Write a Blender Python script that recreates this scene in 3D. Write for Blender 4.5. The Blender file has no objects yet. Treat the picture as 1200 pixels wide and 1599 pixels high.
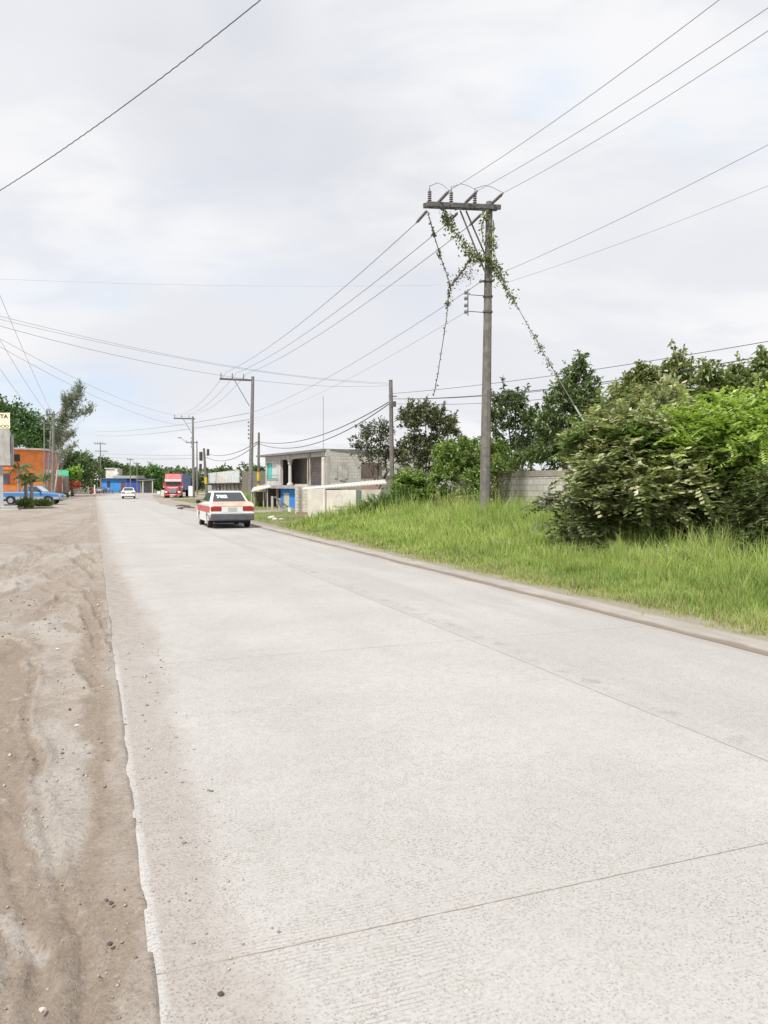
import bpy, bmesh, math, random
import numpy as np
from mathutils import Vector, Matrix
R = math.radians
C = bpy.context.scene.collection
random.seed(7); rng = np.random.default_rng(7)
sc = bpy.context.scene

# ---------------- camera
CAMH, F, CX, CY, HOR = 1.6, 1200.0, 600.0, 799.5, 759.0
PITCH = math.atan((CY-HOR)/F)
cam = bpy.data.cameras.new('camera'); camo = bpy.data.objects.new('camera', cam); C.objects.link(camo)
cam.sensor_fit = 'VERTICAL'; cam.sensor_height = 36; cam.lens = 36*F/1599
cam.clip_start = .05; cam.clip_end = 4000
camo.location = (0, 0, CAMH); camo.rotation_euler = (math.pi/2-PITCH, 0, 0)
sc.camera = camo
sc.view_settings.view_transform = 'Standard'; sc.view_settings.look = 'None'
sc.view_settings.exposure = 0.70; sc.view_settings.gamma = 1

# ---------------- sun and sky
SUN_EL, SUN_AZ = R(56), R(206)      # azimuth clockwise from +Y: the sun stands behind the camera, a little to the left
sd = Vector((math.sin(SUN_AZ)*math.cos(SUN_EL), math.cos(SUN_AZ)*math.cos(SUN_EL), math.sin(SUN_EL)))
sl = bpy.data.lights.new('sun', 'SUN'); sl.energy = 2.9; sl.angle = R(4); sl.color = (1, .965, .91)
so = bpy.data.objects.new('sun', sl); C.objects.link(so)
so.rotation_euler = sd.to_track_quat('Z', 'Y').to_euler()

class NT:
    def __init__(s, tree): s.t = tree; s.t.nodes.clear()
    def n(s, typ, props=None, **ins):
        nd = s.t.nodes.new(typ)
        for k, v in (props or {}).items(): setattr(nd, k, v)
        for k, v in ins.items():
            key = int(k[1:]) if k[0] == 'i' and k[1:].isdigit() else k.replace('_', ' ')
            sock = nd.inputs[key]
            if isinstance(v, bpy.types.NodeSocket): s.t.links.new(v, sock)
            else: sock.default_value = v
        return nd
    def math(s, op, a, b=0.0, c=0.0): return s.n('ShaderNodeMath', {'operation': op}, i0=a, i1=b, i2=c).outputs[0]
    def mix(s, f, a, b, mode='MIX'):
        nd = s.n('ShaderNodeMix', {'data_type': 'RGBA', 'blend_type': mode})
        for i, v in ((0, f), (6, a), (7, b)):
            if isinstance(v, bpy.types.NodeSocket): s.t.links.new(v, nd.inputs[i])
            else: nd.inputs[i].default_value = v if i == 0 else tuple(v)[:3]+(1,)
        return nd.outputs[2]
    def noise(s, vec, scale, detail=3, rough=.55, dist=0.0):
        return s.n('ShaderNodeTexNoise', None, Vector=vec, Scale=scale, Detail=detail, Roughness=rough, Distortion=dist).outputs[0]
    def ramp(s, f, a, b, lo=0.0, hi=1.0):
        return s.n('ShaderNodeMapRange', {'clamp': True, 'interpolation_type': 'SMOOTHSTEP'}, i0=f, i1=a, i2=b, i3=lo, i4=hi).outputs[0]
    def mapv(s, vec, scale=(1, 1, 1), loc=(0, 0, 0)):
        return s.n('ShaderNodeMapping', None, Vector=vec, Scale=scale, Location=loc).outputs[0]

w = bpy.data.worlds.new('World'); sc.world = w; w.use_nodes = True
T = NT(w.node_tree)
sky = T.n('ShaderNodeTexSky', {'sky_type': 'NISHITA', 'sun_disc': False, 'sun_elevation': SUN_EL, 'sun_rotation': SUN_AZ}).outputs[0]
gen = T.n('ShaderNodeTexCoord').outputs['Generated']
sep = T.n('ShaderNodeSeparateXYZ', None, i0=gen)
zz = T.math('ADD', T.math('MAXIMUM', sep.outputs[2], 0.0), .22)
pv = T.n('ShaderNodeCombineXYZ', None, i0=T.math('DIVIDE', sep.outputs[0], zz), i1=T.math('DIVIDE', sep.outputs[1], zz)).outputs[0]
n1 = T.noise(T.mapv(pv, (1, 1, 1), (3.1, 1.7, 0)), .85, 6, .5, .5)
n2 = T.noise(T.mapv(pv, (1.0, 1.6, 1), (9, 4, 2)), 2.4, 5, .55, .4)
n3 = T.noise(T.mapv(gen, (1, 1, 2.5), (2, 7, 1)), 3.2, 4, .5, .3)
def blob(px, py, rad):      # a patch of the real sky round one direction
    v = Vector(((px-600)/1200, 1, (759-py)/1200)).normalized()
    d = T.n('ShaderNodeVectorMath', {'operation': 'DISTANCE'}, i0=gen, i1=tuple(v)).outputs['Value']
    return T.ramp(d, 0, rad, 1, 0)
def addall(l):
    o = l[0]
    for x in l[1:]: o = T.math('MAXIMUM', o, x)
    return o
grey = addall([blob(330, 150, .15), blob(420, 200, .14), blob(520, 245, .13), blob(610, 300, .12), blob(640, 400, .10), blob(250, 110, .10), blob(380, 60, .10)])
blue = addall([blob(860, 132, .07), blob(1110, 165, .12), blob(1190, 120, .13), blob(200, 560, .16), blob(60, 590, .16), blob(380, 545, .13), blob(1060, 20, .06)])
cloudc = T.mix(T.ramp(n1, .36, .60), (4.85, 4.93, 5.2), (5.6, 5.6, 5.7))
cloudc = T.mix(T.math('MULTIPLY', T.ramp(n2, .42, .66), .8), cloudc, (4.8, 4.9, 5.2))
cloudc = T.mix(T.math('MULTIPLY', grey, T.ramp(n2, .3, .62, .12, .8)), cloudc, (4.3, 4.4, 4.72))
bl = T.math('MULTIPLY', blue, T.ramp(n3, .36, .6))
cloudc = T.mix(T.math('MULTIPLY', bl, .8), cloudc, (4.1, 4.85, 5.9))
thin = T.math('MULTIPLY', T.ramp(n3, .5, .72), .12)
colr = T.mix(thin, cloudc, sky)
bg = T.n('ShaderNodeBackground', None, Color=colr, Strength=.104)
T.t.links.new(bg.outputs[0], T.n('ShaderNodeOutputWorld').inputs[0])

# ---------------- coordinates: u runs along the road, n across it to the right
TH = math.atan(.378)
U = Vector((-math.sin(TH), math.cos(TH), 0)); N = Vector((math.cos(TH), math.sin(TH), 0))
def W(s, t, z=0.0): return U*s + N*t + Vector((0, 0, z))
fw = Vector((0, math.cos(PITCH), -math.sin(PITCH))); upv = Vector((0, math.sin(PITCH), math.cos(PITCH)))
def ray(px, py): return Vector((1, 0, 0))*((px-CX)/F) + fw + upv*((CY-py)/F)
def P(px, py, Y):
    d = ray(px, py); return Vector((0, 0, CAMH)) + d*(Y/d.y)
def G(px, py, z=0.0):
    d = ray(px, py); return Vector((0, 0, CAMH)) + d*((z-CAMH)/d.z)
def ST(v): return v.dot(U), v.dot(N)
def B(px, Y, z=0.0): return Vector(((px-600)/1200*Y, Y, z))          # on the ground at depth Y below a direction

# ---------------- materials
MATS = {}
def bsdf_mat(name, fn):
    if name in MATS: return MATS[name]
    m = bpy.data.materials.new(name); m.use_nodes = True; t = NT(m.node_tree)
    b = t.n('ShaderNodeBsdfPrincipled'); fn(t, b)
    t.t.links.new(b.outputs[0], t.n('ShaderNodeOutputMaterial').inputs[0]); MATS[name] = m
    return m
def setc(t, b, col, rough=.8, metal=0.0, bump=None, bs=.3, bd=.01):
    if isinstance(col, bpy.types.NodeSocket): t.t.links.new(col, b.inputs['Base Color'])
    else: b.inputs['Base Color'].default_value = tuple(col)[:3]+(1,)
    b.inputs['Roughness'].default_value = rough; b.inputs['Metallic'].default_value = metal
    if bump is not None:
        t.t.links.new(t.n('ShaderNodeBump', None, Strength=bs, Distance=bd, Height=bump).outputs[0], b.inputs['Normal'])
def obj_co(t): return t.n('ShaderNodeTexCoord').outputs['Object']
def uv_co(t): return t.n('ShaderNodeTexCoord').outputs['UV']
def paint(name, col, rough=.6, metal=0.0, var=.12, scale=3.0, stain=0.0):
    def fn(t, b):
        co = obj_co(t); n = t.noise(co, scale, 5, .6)
        d = tuple(c*(1-var) for c in col); l = tuple(min(1, c*(1+var)) for c in col)
        c = t.mix(t.ramp(n, .3, .7), d, l)
        if stain:
            s = t.noise(t.mapv(co, (2.2, 2.2, .35)), 1.7, 5, .65)
            c = t.mix(t.math('MULTIPLY', t.ramp(s, .5, .72), stain), c, (.10, .09, .08))
        setc(t, b, c, rough, metal, n, .15, .01)
    return bsdf_mat(name, fn)
def blocks(name, c1, c2, mortar, bw=.42, bh=.21, ms=.012, var=.3):
    def fn(t, b):
        uv = uv_co(t)
        br = t.n('ShaderNodeTexBrick', {'offset': .5}, Vector=uv, Color1=c1+(1,), Color2=c2+(1,), Mortar=mortar+(1,), Scale=1.0, Mortar_Size=ms, Brick_Width=bw, Row_Height=bh, Mortar_Smooth=.2)
        n = t.noise(uv, 1.1, 5, .6); n2 = t.noise(t.mapv(uv, (3, .5, 1)), 1.5, 5, .6)
        c = t.mix(t.ramp(n, .35, .7, 0, var), br.outputs[0], tuple(x*.45 for x in c1))
        c = t.mix(t.ramp(n2, .52, .75, 0, var), c, tuple(x*.35 for x in c1))
        setc(t, b, c, .9, 0, br.outputs[1], -.6, .008)
    return bsdf_mat(name, fn)
def plaster(name, c, stain=.45, sc_=1.0):
    def fn(t, b):
        uv = uv_co(t)
        n = t.noise(uv, 1.3*sc_, 6, .65); n2 = t.noise(t.mapv(uv, (2.5, .45, 1)), 1.6*sc_, 6, .65); n3 = t.noise(uv, 25, 3)
        k = t.mix(t.ramp(n, .3, .7), tuple(x*.82 for x in c), tuple(min(x*1.1, .9) for x in c))
        k = t.mix(t.ramp(n2, .5, .72, 0, stain), k, tuple(x*.35 for x in c))
        setc(t, b, k, .9, 0, n3, .2, .01)
    return bsdf_mat(name, fn)
def corrugated(name, c, pitch=.09, rust=.3):
    def fn(t, b):
        uv = uv_co(t)
        sx = t.n('ShaderNodeSeparateXYZ', None, i0=uv).outputs[0]
        wv = t.math('SINE', t.math('MULTIPLY', sx, 6.283/pitch))
        n = t.noise(t.mapv(uv, (1, .3, 1)), 2.0, 5, .65)
        k = t.mix(t.ramp(n, .5, .75, 0, rust), c, (.16, .09, .05))
        setc(t, b, k, .55, .2, wv, .5, .02)
    return bsdf_mat(name, fn)
def plain(name, c, rough=.5, metal=0.0): return bsdf_mat(name, lambda t, b: setc(t, b, c, rough, metal))
def leafmat(name, rough=.5, trans=.35):
    if name in MATS: return MATS[name]
    m = bpy.data.materials.new(name); m.use_nodes = True; t = NT(m.node_tree)
    col = t.n('ShaderNodeAttribute', {'attribute_name': 'Col'}).outputs[0]
    b = t.n('ShaderNodeBsdfPrincipled', None, Base_Color=col, Roughness=rough)
    b.inputs['Specular IOR Level'].default_value = .45
    tr = t.n('ShaderNodeBsdfTranslucent', None, Color=t.mix(1.0, col, (1.0, 1.15, .5), 'MULTIPLY'))
    mx = t.n('ShaderNodeMixShader', None, i0=trans, i1=b.outputs[0], i2=tr.outputs[0])
    t.t.links.new(mx.outputs[0], t.n('ShaderNodeOutputMaterial').inputs[0]); MATS[name] = m
    return m
LEAF = leafmat('leaf'); GLOSSLEAF = leafmat('glossy_leaf', .36, .22); GRASS = leafmat('grass_blade', .6, .4)
BARK = paint('bark', (.16, .13, .10), .9, 0, .35, 9)
PALEBARK = paint('pale_bark', (.34, .31, .27), .9, 0, .25, 9)
CONC = paint('pole_concrete', (.20, .19, .18), .85, 0, .22, 5, .35)
DARKCONC = paint('dark_pole_concrete', (.17, .155, .14), .88, 0, .25, 5, .4)
STEEL = paint('weathered_steel', (.14, .13, .13), .6, .3, .3, 12)
ARM = paint('crossarm_steel', (.12, .115, .115), .65, .2, .3, 8)
PORC = paint('porcelain', (.17, .15, .15), .35, 0, .1, 8)
WIREM = plain('wire_black', (.075, .075, .08), .5)
WIREG = plain('wire_grey', (.24, .24, .25), .5)
BLACK = plain('black_rubber', (.02, .02, .022), .75)
GLASS = bsdf_mat('dark_glass', lambda t, b: setc(t, b, (.05, .06, .065), .06))
YEL = paint('yellow_band', (.62, .42, .04), .6, 0, .2, 6)

# ---------------- mesh building
def link_obj(name, me, parent=None, loc=None):
    o = bpy.data.objects.new(name, me); C.objects.link(o)
    if parent is not None: o.parent = parent
    if loc is not None: o.location = loc
    return o
def tag(o, label=None, cat=None, group=None, kind=None):
    if label and not kind and o.parent is None: kind = 'thing'
    for k, v in (('label', label), ('category', cat), ('group', group), ('kind', kind)):
        if v: o[k] = v
    return o
def thing(name, label, cat, loc=(0, 0, 0), rz=0.0, group=None):
    o = bpy.data.objects.new(name, None); C.objects.link(o)
    o.location = loc; o.rotation_euler = (0, 0, rz); o.empty_display_size = .2
    return tag(o, label, cat, group)
def kids(o): return [x for x in bpy.data.objects if x.parent == o]
def copy_tree(o, parent=None, ks=None):
    c = o.copy(); C.objects.link(c)
    if parent is not None: c.parent = parent
    for ch in kids(o): copy_tree(ch, c)
    return c
class MB:
    def __init__(s, org=(0, 0, 0)): s.v = []; s.f = []; s.m = []; s.o = Vector(org); s.cur = 0
    def mi(s, i): s.cur = i; return s
    def add(s, vs, fs, mi=None):
        b = len(s.v); s.v += [Vector(x)-s.o for x in vs]
        for f in fs: s.f.append([b+i for i in f]); s.m.append(s.cur if mi is None else mi)
        return s
    def box(s, x0, x1, y0, y1, z0, z1, M=None, mi=None):
        vs = [Vector((x, y, z)) for z in (z0, z1) for y in (y0, y1) for x in (x0, x1)]
        if M is not None: vs = [M @ v for v in vs]
        return s.add(vs, [(0, 2, 3, 1), (4, 5, 7, 6), (0, 1, 5, 4), (1, 3, 7, 5), (3, 2, 6, 7), (2, 0, 4, 6)], mi)
    def tube(s, pts, rs, n=8, cap=True, mi=None):
        pts = [Vector(p) for p in pts]
        if not hasattr(rs, '__len__'): rs = [rs]*len(pts)
        vs = []; fs = []; prev = None
        for i, p in enumerate(pts):
            d = (pts[min(i+1, len(pts)-1)]-pts[max(i-1, 0)]).normalized()
            a = d.orthogonal().normalized() if prev is None else (prev-d*prev.dot(d)).normalized()
            prev = a; b = d.cross(a)
            for k in range(n):
                an = 2*math.pi*k/n; vs.append(p+(a*math.cos(an)+b*math.sin(an))*rs[i])
        for i in range(len(pts)-1):
            for k in range(n): fs.append((i*n+k, i*n+(k+1) % n, (i+1)*n+(k+1) % n, (i+1)*n+k))
        if cap: fs.append(tuple(range(n-1, -1, -1))); fs.append(tuple((len(pts)-1)*n+k for k in range(n)))
        return s.add(vs, fs, mi)
    def prism(s, pts, z0, z1, mi=None):     # plan polygon, counter-clockwise
        n = len(pts); vs = [(p[0], p[1], z0) for p in pts]+[(p[0], p[1], z1 if not hasattr(z1, '__len__') else z1[i]) for i, p in enumerate(pts)]
        fs = [tuple(range(n-1, -1, -1)), tuple(range(n, 2*n))]+[(i, (i+1) % n, n+(i+1) % n, n+i) for i in range(n)]
        return s.add(vs, fs, mi)
    def quad(s, a, b, c, d, th=.02, mi=None):   # thick panel
        a, b, c, d = map(Vector, (a, b, c, d)); nrm = (b-a).cross(d-a).normalized()*th
        vs = [a, b, c, d, a-nrm, b-nrm, c-nrm, d-nrm]
        return s.add(vs, [(0, 1, 2, 3), (7, 6, 5, 4), (4, 5, 1, 0), (5, 6, 2, 1), (6, 7, 3, 2), (7, 4, 0, 3)], mi)
    def wallbox(s, A, Bp, u0, u1, z0, z1, d0, d1, mi=None):    # box along edge A->B, d = offset to the right of A->B (outward)
        A = Vector(A[:2]+(0,)) if isinstance(A, tuple) else Vector((A.x, A.y, 0)); Bp = Vector((Bp[0], Bp[1], 0))
        e = (Bp-A).normalized(); o = Vector((e.y, -e.x, 0))
        M = Matrix(((e.x, o.x, 0, A.x), (e.y, o.y, 0, A.y), (0, 0, 1, 0), (0, 0, 0, 1)))
        vs = [M @ Vector((x, y, z)) for z in (z0, z1) for y in (d0, d1) for x in (u0, u1)]
        return s.add(vs, [(0, 1, 3, 2), (4, 6, 7, 5), (0, 4, 5, 1), (1, 5, 7, 3), (3, 7, 6, 2), (2, 6, 4, 0)], mi)
    def build(s, name, mats, parent=None, smooth=False, bevel=0.0, loc=None):
        me = bpy.data.meshes.new(name); me.from_pydata([tuple(v) for v in s.v], [], s.f)
        if not isinstance(mats, (list, tuple)): mats = [mats]
        for m in mats: me.materials.append(m)
        uv = me.uv_layers.new(name='UVMap')
        for p, mi in zip(me.polygons, s.m):
            p.material_index = mi; p.use_smooth = smooth
            nn = p.normal
            if abs(nn.z) > .8:
                for li in p.loop_indices:
                    v = me.vertices[me.loops[li].vertex_index].co; uv.data[li].uv = (v.x, v.y)
            else:
                tx, ty = -nn.y, nn.x; l = math.hypot(tx, ty) or 1
                for li in p.loop_indices:
                    v = me.vertices[me.loops[li].vertex_index].co; uv.data[li].uv = ((v.x*tx+v.y*ty)/l, v.z)
        me.update()
        o = link_obj(name, me, parent, loc if loc is not None else (None if parent is not None else tuple(s.o)))
        if bevel:
            md = o.modifiers.new('bevel', 'BEVEL'); md.width = bevel; md.segments = 2; md.limit_method = 'ANGLE'; md.angle_limit = R(35)
        return o
def np_mesh(name, verts, nper, cols, mat, parent=None, loc=None, faces=None):
    """verts (K, nper, 3): K separate faces of nper corners, one colour each; or shared faces given."""
    K = verts.shape[0]; me = bpy.data.meshes.new(name)
    me.vertices.add(K*nper); me.vertices.foreach_set('co', np.ascontiguousarray(verts, dtype=np.float32).ravel())
    if faces is None: li = np.arange(K*nper, dtype=np.int32); F_ = K; fs = nper
    else:
        fa = np.asarray(faces, dtype=np.int32); fs = fa.shape[1]; F_ = K*fa.shape[0]
        li = (fa[None]+(np.arange(K, dtype=np.int32)*nper)[:, None, None]).ravel()
    me.loops.add(len(li)); me.loops.foreach_set('vertex_index', li)
    me.polygons.add(F_); me.polygons.foreach_set('loop_start', np.arange(F_, dtype=np.int32)*fs)
    me.polygons.foreach_set('loop_total', np.full(F_, fs, dtype=np.int32))
    at = me.attributes.new('Col', 'FLOAT_COLOR', 'POINT')
    c4 = np.ones((K, nper, 4), dtype=np.float32); c4[:, :, :3] = cols[:, None, :] if cols.ndim == 2 else cols
    at.data.foreach_set('color', c4.ravel())
    me.materials.append(mat); me.update(calc_edges=True)
    return link_obj(name, me, parent, loc)
def nrmz(a): return a/np.maximum(np.linalg.norm(a, axis=-1, keepdims=True), 1e-6)
def quad_leaves(o, d, L, Wd, rg, droop=.15, flat=.5):
    """diamond leaves: base, side, tip, side"""
    K = len(o); d = nrmz(d)
    up = np.tile(np.array([0, 0, 1.]), (K, 1))*flat + rg.normal(0, .6, (K, 3))
    sd_ = nrmz(np.cross(d, up)); L = np.asarray(L).reshape(-1, 1)*np.ones((K, 1)); Wd = np.asarray(Wd).reshape(-1, 1)*np.ones((K, 1))
    dr = np.zeros((K, 3)); dr[:, 2] = -1
    m = o+d*L*.45
    return np.stack([o, m+sd_*Wd*.5, o+d*L+dr*L*droop, m-sd_*Wd*.5], 1)
def vary(c, K, rg, v=.2, c2=None, f=None):
    c = np.tile(np.array(c, dtype=float), (K, 1))
    if c2 is not None: f = rg.random(K) if f is None else f; c = c*(1-f[:, None])+np.array(c2)*f[:, None]
    return np.clip(c*(1+rg.normal(0, v, (K, 1)))*(1+rg.normal(0, v*.25, (K, 3))), .004, .9)
# ---------------- ground sheet with the dirt relief of the left shoulder
def vnoise(x, y, seed=0):
    xi = np.floor(x).astype(np.int64); yi = np.floor(y).astype(np.int64); xf = x-xi; yf = y-yi
    xf = xf*xf*(3-2*xf); yf = yf*yf*(3-2*yf)
    def h(a, b):
        n = (a*374761393+b*668265263+seed*974711) & 0xffffffff
        n = ((n ^ (n >> 13))*1274126177) & 0xffffffff
        return ((n ^ (n >> 16)) & 0xffff)/65535.0
    return (h(xi, yi)*(1-xf)+h(xi+1, yi)*xf)*(1-yf)+(h(xi, yi+1)*(1-xf)+h(xi+1, yi+1)*xf)*yf
def fbm(x, y, o=4, seed=0):
    r = 0; a = .5; tot = 0
    for k in range(o): r = r+a*vnoise(x*2**k+k*17.3, y*2**k+k*9.1, seed+k); tot += a; a *= .5
    return r/tot
def seg_dist(x, y, pts):
    d = np.full(x.shape, 1e9); al = np.zeros(x.shape); run = 0
    for (ax, ay), (bx, by) in zip(pts[:-1], pts[1:]):
        ex, ey = bx-ax, by-ay; L2 = ex*ex+ey*ey; L = math.sqrt(L2)
        k = np.clip(((x-ax)*ex+(y-ay)*ey)/L2, 0, 1)
        dd = np.hypot(x-ax-k*ex, y-ay-k*ey); m = dd < d; d = np.where(m, dd, d); al = np.where(m, run+k*L, al); run += L
    return d, al
def st_path(pix): return [tuple(reversed(ST(G(*p)))) for p in pix]      # (t, s) of ground points
def axis(parts):
    o = []
    for a, b, st in parts: o += list(np.arange(a, b-1e-6, st))
    return np.array(o+[parts[-1][1]])
tx = axis([(-700, -100, 60), (-100, -30, 7), (-30, -12, 1.5), (-12, -5.5, .25), (-5.5, .12, .022), (.12, .17, .025), (.17, .18, .01), (.18, 6.0, 1.2), (6.0, 8, .25), (8, 20, 1.5), (20, 60, 8), (60, 700, 80)])
ty = axis([(-60, -2, 6), (-2, 1.0, .2), (1.0, 9, .018), (9, 16, .08), (16, 30, .25), (30, 60, 1), (60, 240, 5), (240, 1400, 120)])
X, Y = np.meshgrid(tx, ty)
near = np.clip((34-Y)/14, 0, 1)*np.clip((X+14)/4, 0, 1)
Z = (fbm(X*.35, Y*.35, 4, 3)-.5)*.09*np.clip((.15-X)/1.5, 0, 1)
Z = Z+near*((fbm(X*2.2, Y*1.4, 5, 5)-.5)*.075+(fbm(X*14, Y*14, 4, 8)-.5)*.020+np.clip(fbm(X*22, Y*22, 2, 9)-.62, 0, 1)*.045)*np.clip((.15-X)*6, 0, 1)
damp = np.clip((fbm(X*.5, Y*.28, 5, 21)-.46)*5, 0, 1)*.6
wx = X+(fbm(X*2.2, Y*2.2, 5, 31)-.5)*.34; wy = Y+(fbm(X*2.2+50, Y*2.2, 5, 37)-.5)*.34
def stroke(pix, wid, amp=.0, dmp=.8, ribs=0, soft=.5):
    global Z, damp
    d, al = seg_dist(wx, wy, st_path(pix)); k = np.clip((wid-d)/(wid*soft), 0, 1); k = k*k*(3-2*k)
    damp = np.maximum(damp, k*dmp*(.75+.5*fbm(X*5, Y*5, 3, 41)))
    Z = Z+k*amp+np.where(d > wid*.75, np.exp(-((d-wid*1.02)/(wid*.22))**2), 0)*(-amp)*.8*near
    if ribs:
        rb = np.sin(al*2*math.pi/.085+d*9)*(fbm(X*6, Y*6, 2, 43) > .36)*k; Z = Z+ribs*rb; damp = np.clip(damp+.5*np.clip(-rb, 0, 1)-.5*np.clip(rb, 0, 1), 0, 1.6)  # rib relief repeated in the soil colour: troughs darker, crests paler
    elif amp < 0: Z = Z+k*.004*np.sin(d/wid*22); damp = np.clip(damp+k*.22*np.sin(d/wid*22)*(-amp > .012), 0, 1.6)
stroke([(175, 1599), (178, 1400), (168, 1250), (160, 1130), (150, 1050), (135, 965)], .12, -.006, .95, soft=.9)
stroke([(160, 1200), (150, 1060), (150, 985), (140, 930), (100, 925)], .24, .006, .8, soft=.9)
stroke([(100, 930), (60, 960), (35, 1030)], .20, -.010, .6, soft=.9)
stroke([(8, 1000), (14, 1100), (10, 1180), (25, 1260)], .17, -.022, 1.0)
stroke([(25, 1260), (60, 1400), (90, 1599)], .20, -.006, .85, soft=.9)
stroke([(-60, 1010), (-50, 1160), (-20, 1300), (20, 1599)], .10, -.014, .8)
stroke([(70, 1240), (100, 1330), (130, 1450), (150, 1599)], .20, -.004, .6, soft=1.0)
_wx, _wy = wx, wy; wx, wy = X+(wx-X)*.15, Y+(wy-Y)*.15
stroke([(120, 1032), (138, 1052), (157, 1080)], .075, -.016, 1.0, .012)
stroke([(172, 1003), (190, 1024)], .06, -.012, 1.0, .010)
stroke([(75, 955), (102, 932)], .15, -.016, .95, .008)
stroke([(86, 985), (100, 975), (118, 990)], .08, -.010, .9, .006)
stroke([(130, 985), (142, 1000)], .07, -.010, .9, .008)
wx, wy = _wx, _wy
stroke([(150, 805), (120, 830), (90, 850), (40, 880), (-40, 930)], .38, -.03, .55)
stroke([(148, 790), (100, 800), (40, 812), (-60, 830)], .6, -.03, .6)
stroke([(150, 860), (120, 885), (60, 910), (-20, 950)], .22, -.02, .6)
stroke([(145, 835), (60, 840), (-20, 850)], .5, .0, .5)
for pp, wd_ in (([(160, 1015), (125, 945), (60, 915), (-30, 905)], .07), ([(168, 985), (130, 922), (60, 893), (-30, 880)], .06), ([(155, 905), (110, 868), (40, 850), (-40, 845)], .10), ([(150, 880), (120, 852), (60, 836), (-20, 830)], .09), ([(140, 1599), (112, 1400), (70, 1240), (45, 1120), (50, 1040)], .045), ([(60, 1599), (45, 1420), (10, 1290)], .05)):
    _wx, _wy = wx, wy; wx, wy = X+(wx-X)*.4, Y+(wy-Y)*.4
    stroke(pp, wd_, -.022, .9, soft=.6)
    wx, wy = _wx, _wy
pale = np.zeros(X.shape)
for pix, wd in (([(90, 1130), (110, 1250), (120, 1330)], .15), ([(70, 975), (95, 1000)], .22), ([(30, 1085), (48, 1075)], .03), ([(2, 1245), (8, 1240)], .05), ([(25, 1500), (10, 1420)], .06), ([(40, 905), (-10, 920)], .5), ([(90, 870), (130, 860)], .4)):
    d, _ = seg_dist(wx, wy, st_path(pix)); pale = np.maximum(pale, np.clip((wd-d)/(wd*.6), 0, 1))
damp = damp*(1-pale*.8)
onroad = (X > .175) & (X < 6.4) & (Y > -100)
Z = Z+(X < .176)*(np.clip((X+.25)/.35, 0, 1)*.0095+np.exp(-((X+.16)/.13)**2)*.016*np.clip((Y-3)/5, .2, 1)*(.5+fbm(Y*1.2, X*2, 3, 78)))+(X < .176)*np.clip((X+.1)/.2, 0, 1)*(fbm(Y*2.5, X*3, 3, 77)-.47)*.009
Z = np.where(onroad & (Y < 215), -.05, Z+.004)
damp = np.clip(damp+(fbm(X*9, Y*6, 4, 79)-.5)*.5*near, 0, 1)
Z = np.where((X > .175) & (Y > 85) & (Y < 215) & (X < 75), -.03, Z)
green = np.clip((X-6.6)*3, 0, 1)*np.clip((49-Y)/4+fbm(X*.5, Y*.3, 3, 51)*.8-.4, 0, 1)
green = np.maximum(green, np.clip((X-7.8)/1.5, 0, 1)*np.clip((Y-56)/8, 0, 1)*np.clip((105-Y)/8, 0, 1))
green = np.maximum(green, np.clip(fbm(X*.3, Y*.3, 4, 61)*4-1.9, 0, 1)*np.clip((X-7.5)/2, 0, 1)*.8)
green = np.maximum(green, np.clip((Y-225)/10, 0, 1)*.9); green = np.maximum(green, np.clip((X-17)/2, 0, 1)*.8)
green = np.maximum(green, np.clip((-X-32)/10, 0, 1)*.6*np.clip((Y-60)/30, 0, 1))
me = bpy.data.meshes.new('ground'); nv = X.size; ny, nx = X.shape
me.vertices.add(nv); me.vertices.foreach_set('co', np.stack([X, Y, Z], -1).astype(np.float32).ravel())
ii = np.arange(nv).reshape(ny, nx); fa = np.stack([ii[:-1, :-1], ii[:-1, 1:], ii[1:, 1:], ii[1:, :-1]], -1).reshape(-1, 4).astype(np.int32)
me.loops.add(fa.size); me.loops.foreach_set('vertex_index', fa.ravel())
me.polygons.add(len(fa)); me.polygons.foreach_set('loop_start', np.arange(len(fa), dtype=np.int32)*4); me.polygons.foreach_set('loop_total', np.full(len(fa), 4, dtype=np.int32))
me.polygons.foreach_set('use_smooth', np.ones(len(fa), dtype=bool))
at = me.attributes.new('soil', 'FLOAT_COLOR', 'POINT'); cc = np.zeros((nv, 4), np.float32); cc[:, 0] = damp.ravel(); cc[:, 1] = green.ravel(); cc[:, 2] = pale.ravel(); at.data.foreach_set('color', cc.ravel())
me.update(calc_edges=True)
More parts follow.
